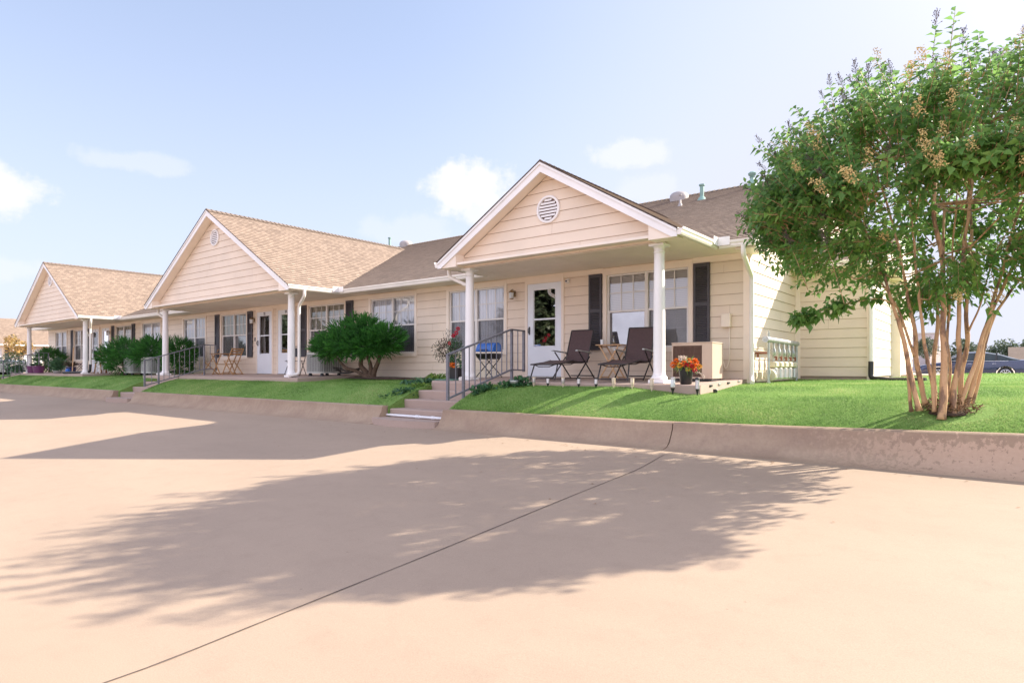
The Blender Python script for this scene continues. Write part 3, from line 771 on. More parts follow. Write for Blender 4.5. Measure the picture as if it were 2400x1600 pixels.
# gutters (K profile) ; d = outward direction
def gutter(p0, p1, out, zt=2.405, ends=(True, True)):
    p0, p1 = Vector(p0), Vector(p1); o = Vector(out)
    pr = [(0, zt-.115), (.055, zt-.115), (.075, zt-.085), (.075, zt-.06), (.095, zt-.035), (.10, zt), (.09, zt), (.085, zt-.02), (.012, zt-.02), (.0, zt)]
    b = MB(); b.loft([[(p.x+o.x*d, p.y+o.y*d, z) for d, z in pr] for p in (p0, p1)])
    return b.build('gutter', M['gutter'], B)
cur = XL-.35
for cx, h, co, _ in sorted(G):
    gutter((cur, EY-.004, 0), (cx-h-.004-.1, EY-.004, 0), (0,-1,0)); cur = cx+h+.004+.1
    gutter((cx-h-.004, FY-.02, 0), (cx-h-.004, EY-.004, 0), (-1,0,0)); gutter((cx+h+.004, FY-.02, 0), (cx+h+.004, EY-.004, 0), (1,0,0))
    for sg in (-1, 1):      # white splash guards at the valley corners
        b = MB(); x = cx+sg*(h+.10); b.box(min(x, x+sg*.20), max(x, x+sg*.20), EY-.106, EY-.102, 2.33, 2.475); b.box(min(x, x-sg*.005), max(x, x-sg*.005)+.001, EY-.29, EY-.108, 2.33, 2.475); b.build('splash_guard', M['white'], B)
gutter((cur, EY-.004, 0), (x1r+.01, EY-.004, 0), (0,-1,0))

def downspout(pts, ext=None, w=.04):
    b = MB(); b.tube(pts, w, 4, True, .03, None, True) if False else None
    for i in range(len(pts)-1): pass
    b = MB(); b.tube(pts, .042, 10, True); o = b.build('downspout', M['gutter'], B, smooth=True, auto=50)
    if ext: b = MB(); b.tube(ext, .05, 10, True); b.build('downspout_extension', M['black'], o, smooth=True, auto=50)
    return o
def bez(pts, n=5):
    """rounded polyline"""
    P = [Vector(p) for p in pts]; out = [P[0]]
    for i in range(1, len(P)-1):
        a, c = P[i-1], P[i+1]; r = min(.09, (P[i]-a).length*.45, (P[i]-c).length*.45)
        s = P[i]+(a-P[i]).normalized()*r; e = P[i]+(c-P[i]).normalized()*r
        for k in range(n+1):
            t = k/n; out.append(s*(1-t)**2+P[i]*2*t*(1-t)+e*t*t)
    out.append(P[-1]); return out
# near left of near porch, beside the column
downspout(bez([(-9.20, 9.55, 2.31), (-9.20, 9.55, 2.15), (-8.735, 9.66, 1.93), (-8.735, 9.66, .05), (-8.75, 9.40, -.0)]))
downspout(bez([(-3.44, 10.69, 2.31), (-3.44, 10.69, 2.16), (-3.50, 11.33, 1.86), (-3.50, 11.33, .05), (-3.42, 11.1, -.03)]))
downspout(bez([(-14.55, 9.60, 2.31), (-14.55, 9.60, 2.14), (-14.98, 9.72, 1.92), (-14.98, 9.72, .07), (-15.02, 9.42, .0)]))
downspout(bez([(-23.45, 9.60, 2.31), (-23.45, 9.60, 2.14), (-22.99, 9.68, 1.92), (-22.99, 9.68, .07), (-23.1, 9.4, .0)]))
downspout(bez([(-29.9, 9.60, 2.31), (-29.9, 9.60, 2.14), (-30.33, 9.72, 1.92), (-30.33, 9.72, .35)]), bez([(-30.33, 9.72, .38), (-30.33, 9.70, .06), (-31.55, 9.2, .03), (-31.7, 9.15, .03)]))

# porch slabs
for x0, x1 in ((-9.36, -3.60), (-23.7, -14.25), (-39.6, -29.6)):
    b = MB(); e = .014
    pr = [(WY+.03, -.45), (WY+.03, .03), (9.2+e, -.035), (9.2, -.035-e), (9.2, -.45)]
    b.loft([[(x0, y, z) for y, z in pr], [(x0+.001, y, z) for y, z in pr], [(x1, y, z) for y, z in pr]]); b.build('porch_slab', M['slab'], B)

# wall fittings
def lamp(x, z=1.93):
    b = MB(); y = WY-.016
    b.box(x-.035, x+.035, y-.02, y, z-.06, z+.08); b.tube([(x, y-.01, z+.05), (x, y-.06, z+.11), (x, y-.11, z+.09)], .009, 6)
    b.lathe([(.02, z+.085), (.03, z+.075), (.062, z+.045), (.066, z+.03), (.06, z+.03)], (x, y-.11, 0), 8); b.lathe([(.052, z-.105), (.05, z-.115), (.02, z-.125)], (x, y-.11, 0), 8)
    o = b.build('wall_lamp', M['brass'], B)
    b = MB(); b.lathe([(.05, z-.104), (.057, z+.029)], (x, y-.11, 0), 6); b.build('lamp_glass', M['glassware'], o)
lamp(-8.88); lamp(-20.22, 1.86); lamp(-33.02, 1.88); lamp(-35.4, 1.88)
b = MB(); b.lathe([(.03, WY-.10), (.036, WY-.09), (.036, WY-.035), (.02, WY-.02)], (-7.40, 0, 2.10), 14, 'y'); b.box(-7.43, -7.37, WY-.02, WY, 2.06, 2.16); c_ = b.build('wall_camera', M['white'], B, smooth=True, auto=40)
b = MB(); b.lathe([(.022, WY-.103), (.022, WY-.1005)], (-7.40, 0, 2.10), 12, 'y'); b.build('lens', M['black'], c_)
b = MB(); b.bbox(-4.04, -3.87, WY-.10, WY-.012, .97, 1.22, .008); o = b.build('meter_box', M['trim'], B)
b = MB(); b.tube(bez([(-3.90, WY-.05, .97), (-3.90, WY-.05, .35), (-3.96, WY-.08, .18), (-4.02, WY-.12, .45), (-4.05, WY-.25, .5)]), .011, 7); b.build('conduit', M['trim'], o, smooth=True)
b = MB(); b.box(-20.19, -20.15, WY-.03, WY-.01, 1.15, 1.27); b.build('doorbell', M['black'], B)

# roof fittings
def rz_(y): return EZ+PIT*(y-EY)
def pipe_vent(x, y, h, r=.045, mat='pipegreen'):
    z = rz_(y); b = MB(); b.lathe([(r*2.6, z-.05), (r*1.5, z+.06), (r, z+.08), (r, z+h-.05), (r*1.45, z+h-.04), (r*1.5, z+h), (r*.8, z+h)], (x, y, 0), 14); b.build('vent_pipe', M[mat], B, smooth=True, auto=40)
pipe_vent(-6.55, 16.85, .42, .055); pipe_vent(-6.95, 16.3, .32, .03, 'ventgrey')
def dome(x, y):
    z = rz_(y); b = MB(); b.lathe([(.26, z-.14), (.28, z+.05), (.27, z+.12), (.22, z+.18), (.12, z+.22), (.03, z+.235)], (x, y, 0), 20); b.build('roof_vent', M['ventgrey'], B, smooth=True, auto=60)
dome(-7.6, 17.75)
z = rz_(17.6); b = MB(); b.lathe([(.17, z-.1), (.13, z+.05), (.06, z+.22), (.055, z+.27), (.075, z+.28), (.05, z+.30), (.10, z+.34), (.11, z+.39), (.06, z+.43), (.02, z+.44)], (-5.42, 17.6, 0), 16); b.build('vent_pipe', M['pipegreen'], B, smooth=True, auto=40)
dome(-20.2, 18.3); pipe_vent(-21.2, 18.25, .5, .05)

# right-hand wing: front wall y=14.55, outer corner x=-2.08, then a narrow step and the rear part
WX, WYF = -2.08, 14.55
wall((XR, WYF, 0), (1,0,0), (0,-1,0), WX-XR, .05, 2.32, [], B, 'wing_wall')
wall((WX, WYF, 0), (0,1,0), (1,0,0), 17.3-WYF, .05, 2.32, [], B, 'wing_wall')
b = MB(); b.box(XR-.02, XR+.10, WYF-.022, WYF+.02, .0, 2.30); b.box(WX-.10, WX+.022, WYF-.024, WYF+.09, -.1, 2.30); b.box(WX-.02, WX+.024, 17.2, 17.31, .0, 2.3); b.build('corner_board', M['trim'], B)
b = MB(); b.box(XR-.02, WX-.02, WYF+.02, WYF+.2, -.25, .05); b.box(WX-.3, WX-.015, WYF+.03, 17.3, -.25, .05); b.build('foundation', M['slab'], B)
wall((WX, 17.32, 0), (1,0,0), (0,-1,0), .16, .05, 2.32, [], B, 'wing_wall')
wall((WX+.16, 17.32, 0), (0,1,0), (1,0,0), 2.6, .05, 2.32, [], B, 'wing_wall')
b = MB(); b.box(WX+.02, WX+.185, 17.27, 17.40, .0, 2.3); b.build('corner_board', M['trim'], B)
wy0 = 14.1; wp = .32; wr = 17.6; wl = math.hypot(1, wp)
lapped((XR, wy0-.03, 2.40), (1,0,0), (0, 1/wl, wp/wl), (0, -wp/wl, 1/wl), rows_roof((wr-wy0)*wl), lambda s: [(0, WX+.30-XR)], .013, 'wing_roof', M['shingle'], B, uv=True)
lapped((XR, 21.1, 2.40), (1,0,0), (0, -1/wl, wp/wl), (0, wp/wl, 1/wl), rows_roof((wr-wy0)*wl), lambda s: [(0, WX+.30-XR)], .013, 'wing_roof', M['shingle'], B, uv=True)
b = MB(); b.prism([(wy0, 2.37), (wr, 2.37+wp*(wr-wy0)), (21.1, 2.37), (21.1, 2.30), (wy0, 2.30)], 'x', XR+.001, WX+.27); b.build('wing_eave', M['trim'], B)
gutter((XR+.02, wy0-.004, 0), (WX+.31, wy0-.004, 0), (0,-1,0))
downspout(bez([(WX+.05, 14.06, 2.3), (WX+.05, 14.06, 2.15), (WX-.02, 14.48, 1.95), (WX-.02, 14.48, .30)]), bez([(WX-.02, 14.48, .36), (WX-.02, 14.46, .02), (WX+.35, 14.2, -.01), (WX+.95, 14.0, .0)]))
# ------------------------------------------------------------ notch sides in the lawn beside each flight of steps
for a, c in STEPS:
    b = MB()
    for x, dx in ((a, -.002), (c, .002)):
        ys_ = [8.0+1.2*i/10 for i in range(11)]
        for p, q in zip(ys_, ys_[1:]):
            b.poly([(x+dx, p, -.95), (x+dx, q, -.95), (x+dx, q, zlawn(x, q)+.001), (x+dx, p, zlawn(x, p)+.001)])
    tag(b.build('soil_bank', M['lawn']), kind='structure')

# ------------------------------------------------------------ air conditioners
def ac_box():
    t = thing('air_conditioner', 'beige boxy air conditioner with brown grille on the nearest porch', 'air conditioner', (-4.21, 10.62, .02))
    x0, x1, y0, y1, z0, z1 = -4.57, -3.85, 10.36, 10.88, .045, .66; xs = -4.03
    b = MB(); b.bbox(xs, x1, y0, y1, z0, z1-.012, .006); b.box(x0, xs, y0+.05, y1, z0, z1-.012); b.box(x0, x0+.02, y0, y0+.05, z0, z1-.012); b.box(x0+.02, xs, y0, y0+.05, z0, z0+.03); b.box(x0+.02, xs, y0, y0+.05, z1-.045, z1-.012)
    b.build('housing', M['acbeige'], t)
    b = MB(); b.bbox(x0-.008, x1+.008, y0-.008, y1+.008, z1-.012, z1+.012, .006); b.build('top_panel', M['acbeige'], t)
    b = MB(); b.box(x0+.02, xs, y0+.035, y0+.05, z0+.03, z1-.045)
    n = 24
    for i in range(n):
        z = z0+.035+(z1-z0-.09)*i/n; b.hexa([(x0+.02, y0+.004, z), (xs, y0+.004, z), (xs, y0+.009, z), (x0+.02, y0+.009, z)], [(x0+.02, y0+.016, z+.013), (xs, y0+.016, z+.013), (xs, y0+.021, z+.013), (x0+.02, y0+.021, z+.013)])
    for i in range(1, 8): x = x0+.02+(xs-x0-.02)*i/8; b.box(x-.002, x+.002, y0+.001, y0+.005, z0+.03, z1-.045)
    b.build('grille', M['brown'], t)
    b = MB(); b.box(x0+.02, x1-.02, y0+.03, y1-.03, .01, z0); b.build('base', M['black'], t)
ac_box()
def ac_round(loc, label):
    t = thing('condenser_unit', label, 'air conditioner', loc, group='rounded condenser units along the row')
    w, r, h = .39, .13, .66
    def ring(z, e=0):
        out = []
        for cx, cy, a0 in ((w-r, w-r, 0), (-w+r, w-r, 90), (-w+r, -w+r, 180), (w-r, -w+r, 270)):
            for k in range(7):
                a = R_(a0+15*k); out.append((cx+(r+e)*math.cos(a), cy+(r+e)*math.sin(a), z))
        return out
    b = MB(); b.loft([ring(.08, -.02), ring(h, -.02)]); b.build('coil_core', M['dark'], t, world=False)
    b = MB(); b.loft([ring(.08), ring(.13)]); b.loft([ring(h-.06), ring(h), ring(h+.02, -.02), ring(h+.035, -.08)])
    for x, y in ((w-.02, w-.02), (-w+.02, w-.02), (-w+.02, -w+.02), (w-.02, -w+.02)): pass
    b.build('casing', M['acgrey'], t, world=False)
    b = MB(); n = 20
    for i in range(n):
        z = .14+(h-.21)*i/n; b.loft([ring(z, .002), ring(z+.011, -.006)], cap=False)
    for k in range(-4, 5):
        for s in (-1, 1): b.box(k*.075-.004, k*.075+.004, min(s*w, s*(w-.012)), max(s*w, s*(w-.012)), .13, h-.06); b.box(min(s*w, s*(w-.012)), max(s*w, s*(w-.012)), k*.075-.004, k*.075+.004, .13, h-.06)
    b.build('louvre_guard', M['acgrey'], t, world=False)
    for x, y in ((.28, .28), (-.28, .28), (-.28, -.28), (.28, -.28)):
        b = MB(); b.lathe([(.06, 0), (.05, .06), (.03, .08)], (x, y, 0), 10); b.build('foot', M['black'], t, world=False)
    b = MB(); b.tube(bez([(w-.02, .1, .18), (w+.2, .1, .16), (w+.35, -.02, .08), (w+.6, .15, .1), (w+.7, .4, .2)]), .022, 7); b.tube(bez([(w-.02, .02, .24), (w+.25, .05, .22), (w+.5, .1, .12), (w+.7, .42, .24)]), .014, 7); b.build('refrigerant_line', M['black'], t, world=False, smooth=True)
    return t
a0 = ac_round((-15.25, 10.72, .0), 'grey condenser unit partly under the big juniper by the middle porch')
dup(a0, (-27.6, 10.5, -.05), label='condenser unit under the junipers, farther from the middle porch column'); dup(a0, (-25.55, 10.35, -.05), label='condenser unit tucked behind the left column of the middle porch')

# ------------------------------------------------------------ porch furniture
def lounger(loc, rz, label):
    t = thing('lounge_chair', label, 'lounge chair', loc, rz, 'brown reclining lounge chairs on the nearest porch'); w = .26
    # y=0 at the hinge of the back, the chair faces -y
    b = MB(); pr = [(0, .335), (-.22, .318), (-.42, .335), (-.56, .365), (-.80, .325), (-1.02, .30), (-1.24, .285)]
    b.loft([[(-w+.02, y, z), (w-.02, y, z), (w-.02, y, z-.012), (-w+.02, y, z-.012)] for y, z in pr]); b.build('seat', M['sling'], t, world=False, smooth=True, auto=40)
    b = MB(); pb = [(.0, .35), (.07, .5), (.13, .66), (.20, .84), (.255, .985)]
    b.loft([[(-w+.015, y, z), (w-.015, y, z), (w-.015, y+.014, z-.004), (-w+.015, y+.014, z-.004)] for y, z in pb]); b.build('backrest', M['sling'], t, world=False, smooth=True, auto=40)
    b = MB()
    for s in (-1, 1):
        x = s*(w-.005)
        b.tube([(x, .01, .33), (x, .07, .5), (x, .14, .68), (x, .26, .99)], .013, 8)
        b.tube([(x, .0, .33), (x, -.4, .335), (x, -.56, .36), (x, -.8, .32), (x, -1.25, .28)], .013, 8)
    b.tube([(-w+.005, .26, .99), (w-.005, .26, .99)], .013, 8); b.tube([(-w+.005, -1.25, .28), (w-.005, -1.25, .28)], .013, 8)
    b.tube([(-w+.02, -.42, .33), (-.12, -.42, .285), (.12, -.42, .285), (w-.02, -.42, .33)], .009, 8); b.tube([(-w+.02, -1.18, .28), (-.12, -1.18, .24), (.12, -1.18, .24), (w-.02, -1.18, .28)], .009, 8)
    b.build('frame', M['blackmetal'], t, world=False, smooth=True, auto=50)
    for s in (-1, 1):
        x = s*(w+.018)
        for p, q in (((x, -.36, .53), (x, .27, .0)), ((x, .05, .44), (x, -.46, .0)), ((x*.93, -1.12, .28), (x, -1.24, .0))):
            b = MB(); b.tube([p, q], .013, 8); b.build('leg', M['blackmetal'], t, world=False, smooth=True, auto=50)
        b = MB(); b.loft([[(x-.024, y, z), (x+.024, y, z), (x+.02, y, z+.022), (x-.02, y, z+.022)] for y, z in ((-.46, .545), (-.44, .55), (-.2, .535), (.08, .515), (.1, .50))]); b.build('armrest', M['galv'], t, world=False)
        b = MB(); b.tube([(x, .27, .012), (x, -.44, .012)], .011, 8) if False else b.tube([(x, -.46, .02), (x, -1.24, .02)], .009, 8); b.build('floor_rail', M['blackmetal'], t, world=False, smooth=True, auto=50)
    b = MB(); b.tube([(-w-.018, .25, .06), (w+.018, .25, .06)], .011, 8); b.build('cross_bar', M['blackmetal'], t, world=False, smooth=True, auto=50)
    b = MB(); b.tube([(-w-.018, -1.235, .02), (w+.018, -1.235, .02)], .011, 8); b.build('cross_bar', M['blackmetal'], t, world=False, smooth=True, auto=50)
    return t
c1 = lounger((-5.42, 10.72, .012), R_(7), 'brown lounge chair right of the small wooden table, near the white column')
dup(c1, (-6.78, 10.72, .012), R_(2), label='brown lounge chair left of the small wooden table, in front of the white door')

def side_table():
    t = thing('folding_table', 'small pale wooden folding table between the two lounge chairs', 'table', (-6.1, 11.0, .02))
    b = MB()
    for i in range(6): b.bbox(-.28, .28, -.2+i*.068, -.2+i*.068+.06, .655, .672, .003)
    b.build('tabletop', M['lightwood'], t, world=False)
    for s in (-1, 1):
        y = s*.15
        for d in (1, -1):
            b = MB(); b.bar((d*.22, y+s*.012*d, .65), (-d*.2, y+s*.012*d, .0), .026, .014, (0,1,0)); b.build('leg', M['lightwood'], t, world=False)
    b = MB()
    for x, z in ((.2, .03), (-.2, .03), (.22, .63), (-.22, .63)): b.bar((x*.98, -.16, z), (x*.98, .16, z), .018)
    b.build('stretcher', M['lightwood'], t, world=False)
side_table()
b = MB(); b.lathe([(.03, 0), (.034, .0), (.040, .1), (.036, .1), (.03, .006)], (0, 0, 0), 16); o = b.build('drinking_cup', M['glassware'], None, smooth=True, auto=40); o.location = (-6.28, 10.9, .695); tag(o, 'white cup standing on the small wooden table', 'cup')
b = MB(); b.lathe([(.03, 0), (.034, .005), (.034, .10), (.013, .13), (.013, .17), (.016, .175), (.0135, .18)], (0, 0, 0), 14); o = b.build('bottle', m_glass('bottle_glass', (.75, .72, .6)), None, smooth=True, auto=40); o.location = (-6.06, 10.98, .695); tag(o, 'clear glass bottle on the small wooden table', 'bottle')

def bistro_chair(loc, rz, label):
    t = thing('folding_chair', label, 'chair', loc, rz, 'wooden folding chairs at the bistro table'); w = .2
    b = MB()
    for i in range(6): b.bbox(-w, w, -.2+i*.066, -.2+i*.066+.055, .435, .452, .003)
    b.build('seat', M['wood'], t, world=False)
    for s in (-1, 1):
        b = MB(); b.bar((s*(w+.015), .27, .86), (s*(w+.015), -.24, .0), .03, .02, (1,0,0)); b.build('back_leg', M['wood'], t, world=False)
        b = MB(); b.bar((s*(w-.01), -.16, .43), (s*(w-.01), .27, .0), .03, .02, (1,0,0)); b.build('leg', M['wood'], t, world=False)
    b = MB()
    for z, y in ((.84, .258), (.76, .21), (.68, .165)): b.box(-w, w, y-.008, y+.008, z-.028, z+.022)
    b.build('backrest', M['wood'], t, world=False)
    b = MB(); b.bar((-w, .25, .03), (w, .25, .03), .022); b.bar((-w, -.2, .07), (w, -.2, .07), .022); b.build('stretcher', M['wood'], t, world=False)
    return t
def bistro_table():
    t = thing('bistro_table', 'brown slatted wooden folding table on the middle porch', 'table', (-20.75, 10.6, .01))
    b = MB()
    for i in range(8): b.bbox(-.36, .36, -.33+i*.083, -.33+i*.083+.072, .685, .705, .003)
    b.build('tabletop', M['wood'], t, world=False)
    for s in (-1, 1):
        for d in (1, -1):
            b = MB(); b.bar((d*.30, s*.27+.012*d, .685), (-d*.28, s*.27+.012*d, .0), .035, .02, (0,1,0)); b.build('leg', M['wood'], t, world=False)
    b = MB()
    for x, z in ((.27, .03), (-.27, .03), (0, .34)): b.bar((x, -.28, z), (x, .28, z), .025)
    b.build('stretcher', M['wood'], t, world=False)
bistro_table()
fc = bistro_chair((-20.0, 10.5, .01), R_(-80), 'wooden folding chair right of the bistro table, nearest the white doors')
dup(fc, (-21.45, 10.45, .01), R_(-25), label='wooden folding chair left of the bistro table, behind the middle handrail')
def metal_chair(loc, rz, label, mat):
    t = thing('metal_chair', label, 'chair', loc, rz); w = .23
    b = MB(); b.bbox(-w, w, -.22, .2, .41, .425, .004); b.build('seat', mat, t, world=False)
    b = MB(); b.tube(bez([(-w, -.25, 0), (-w, .12, .44), (-w, .30, .86), (w, .30, .86), (w, .12, .44), (w, -.25, 0)]), .011, 7); b.build('frame', M['blackmetal'], t, world=False, smooth=True)
    for s in (-1, 1):
        b = MB(); b.tube([(s*w*.95, .27, 0), (s*w*.95, -.1, .44)], .011, 7); b.build('leg', M['blackmetal'], t, world=False, smooth=True)
    b = MB(); b.loft([[(-w+.02, y, z), (w-.02, y, z), (w-.02, y+.01, z), (-w+.02, y+.01, z)] for y, z in ((.18, .55), (.29, .82))]); b.build('backrest', mat, t, world=False)
    return t
metal_chair((-16.45, 10.55, .01), R_(35), 'black metal chair behind the right column of the middle porch', M['blackmetal'])
metal_chair((-33.7, 10.4, .01), R_(-30), 'dark purple chair behind the column of the farthest porch', M['purple'])

def grill():
    t = thing('grill', 'blue lidded barbecue grill on crossed black legs behind the nearest handrail', 'grill', (-9.0, 10.62, .02))
    def half(r, s, z0, z1, n=10):
        rings = []
        for x, k in ((-.27, .82), (-.25, 1), (.25, 1), (.27, .82)):
            rings.append([(x, .17*k*math.cos(math.pi*j/n), .55+s*(.02+r*k*math.sin(math.pi*j/n))) for j in range(n+1)])
        return rings
    b = MB(); b.loft(half(.20, 1, 0, 0)); b.build('lid', M['blue'], t, world=False, smooth=True, auto=40)
    b = MB(); b.loft(half(.13, -1, 0, 0)); b.build('bowl', M['blackmetal'], t, world=False, smooth=True, auto=40)
    for s in (-1, 1):
        for d in (-1, 1):
            b = MB(); b.tube(bez([(d*.22, s*.13, .44), (-d*.2, s*.16, .05), (-d*.24, s*.16, 0)]), .011, 7); b.build('leg', M['blackmetal'], t, world=False, smooth=True)
    b = MB(); b.tube(bez([(-.1, -.17, .60), (-.1, -.215, .61), (.1, -.215, .61), (.1, -.17, .60)]), .009, 7); b.build('handle', M['blackmetal'], t, world=False, smooth=True)
grill()
t = thing('doormat', 'dark green mat lying on the slab left of the near column', 'mat', (-9.0, 9.4, -.02)); b = MB(); b.bbox(-9.33, -8.8, 9.24, 9.62, -.03, -.005, .006); b.build('mat', M['greymetal'], t)

# ------------------------------------------------------------ solar lights in the grass edge
lx = [-6.64, -6.33, -6.01, -5.69, -5.35, -5.02, -4.68, -4.34, -3.99, -3.60]
kinds = 'psppbtttcb'; kinds = ['p', 'k', 'p', 'k', 'k', 't', 't', 't', 'c', 'k']
M['tanglass'] = simple('frosted_tan_glass', (.66, .55, .42), .25, .1, 9); M['silver'] = simple('brushed_steel', (.6, .6, .62), .3, .1, 20, metal=.7)
names = ['clear pale stake light nearest the near handrail', 'black and silver stake light below the footrest of the left lounge chair', 'pale stake light under the left lounge chair seat', 'black capped stake light left of the side table legs', 'black capped stake light in front of the right lounge chair footrest',
         'tan glass stake light below the seat of the right lounge chair', 'tan glass stake light below the back legs of the right lounge chair', 'tan glass stake light just left of the white column base', 'large capped glass stake light between white column and flower pot', 'black capped stake light at the slab corner right of the flower pot']
for x, k, lab in zip(lx, kinds, names):
    g = zlawn(x, 9.07); t = thing('garden_light', lab, 'garden light', (x, 9.08, g), group='small solar lights along the porch edge')
    top = .085 if x > -4.1 else .065; h = top-g
    r = .03 if k != 'c' else .036
    b = MB(); b.lathe([(r*.85, h*.42), (r, h*.5), (r, h*.86), (r*.9, h*.88)], (0,0,0), 12) if k != 'k' else b.lathe([(r, h*.38), (r, h*.86)], (0,0,0), 12)
    b.build('lens', {'p': M['silver'], 'k': M['silver'], 't': M['tanglass'], 'c': M['glassware']}[k], t, world=False, smooth=True, auto=40)
    b = MB(); b.lathe([(r*1.08, h*.865), (r*1.1, h*.97), (r*.9, h)], (0,0,0), 12); b.build('cap', M['black'] if k == 'k' else M['silver'] if k == 'c' else M['tanglass'], t, world=False, smooth=True, auto=40)
    b = MB(); b.lathe([(.006, -.03), (.01, h*.1), (r*.8, h*.3), (r*.95, h*.37)], (0,0,0), 12); b.build('stake', M['black'] if k in 'kc' else M['tanglass'], t, world=False, smooth=True, auto=40)
t = thing('garden_light', 'short black stake light in the grass by the side of the slab', 'garden light', (-3.5, 9.55, -.16), group='small solar lights along the porch edge')
b = MB(); b.lathe([(.03, .0), (.035, .05), (.03, .06)], (0,0,0), 12); b.build('cap', M['black'], t, world=False)
for i, (y, z, lab) in enumerate(((9.62, -.05, 'small dark deck light low on the slab side, closest to the flower pot'), (10.0, -.035, 'small silver deck light on the slab side, second from the front corner'), (10.42, -.02, 'small dark deck light on the slab side beside the air conditioner'), (10.95, .0, 'small deck light on the slab side next to the downspout'))):
    b = MB(); b.bbox(-.006, .018, -.05, .05, -.015, .015, .004); o = b.build('deck_light', M['black'] if i % 2 == 0 else M['silver']); o.location = (-3.60, y, z); tag(o, lab, 'deck light', 'small deck lights on the slab side')

# ------------------------------------------------------------ gas meter bank on the side wall
def gas():
    t = thing('gas_meters', 'bank of five gas meters under a thick pipe on the side wall', 'gas meters', (-3.3, 12.7, -.1))
    x = -3.30; y0, y1 = 11.62, 13.6; zt = .74
    b = MB(); b.tube([(x, y0-.1, zt), (x, y1+.05, zt-.02)], .05, 14); b.tube([(x, y0-.16, zt), (x, y0-.1, zt)], .057, 14); b.build('manifold', M['galv'], t, smooth=True, auto=50)
    b = MB(); b.tube([(x, y0+.02, .86), (x, y0+.02, -.15)], .025, 10); b.tube([(x, y0+.02, .2), (x, y0+.02, .12)], .04, 10); b.tube([(x, y0+.02, -.02), (x, y0+.02, -.06)], .036, 10); b.tube([(x, y0+.02, .86), (x, y0+.02, .9)], .012, 8); b.build('riser_pipe', M['galv'], t, smooth=True, auto=50)
    b = MB(); b.tube([(x, y1-.05, zt-.05), (x, y1-.05, -.12)], .03, 10); b.build('support_post', M['galv'], t, smooth=True, auto=50)
    for i in range(5):
        y = y0+.32+i*.33
        b = MB(); b.lathe([(.028, .69), (.028, .6), (.05, .55), (.05, .48), (.02, .44), (.018, .40)], (x, y, 0), 12); b.tube([(x, y, .42), (x+.0, y, .34)], .018, 8); m = b.build('drop_pipe', M['galv'], t, smooth=True, auto=50)
        b = MB(); b.tube([(x+.02, y, .43), (x+.06, y, .41)], .012, 8); b.bbox(x+.04, x+.07, y-.012, y+.012, .37, .44, .004); b.build('valve', M['rust'], m)
        b = MB(); b.bbox(x-.08, x+.08, y-.10, y+.10, .24, .345, .02); b.build('meter_head', M['meter'], t)
        b = MB(); b.bbox(x-.07, x+.07, y-.085, y+.085, .02, .24, .025); b.build('meter_body', M['silver'], t)
    b = MB(); b.lathe([(.10, -.02), (.11, 0), (.11, .02), (.05, .06)], (x+.0, 0, .1), 16, 'y'); b.v = [(a, c+y0+.12, d) for a, c, d in b.v]; b.build('regulator', M['meter'], t, smooth=True, auto=40)
    b = MB(); b.tube([(XR+.01, 11.72, .50), (x-.02, 11.72, .50)], .02, 8); b.tube([(XR+.05, 11.72, .50), (XR+.05, 11.72, .42)], .022, 8); b.build('tap', M['rust'], t)
    b = MB(); b.box(XR+.016, XR+.03, 11.72, 13.4, -.02, .015); b.build('mounting_rail', M['trim'], t)
gas()

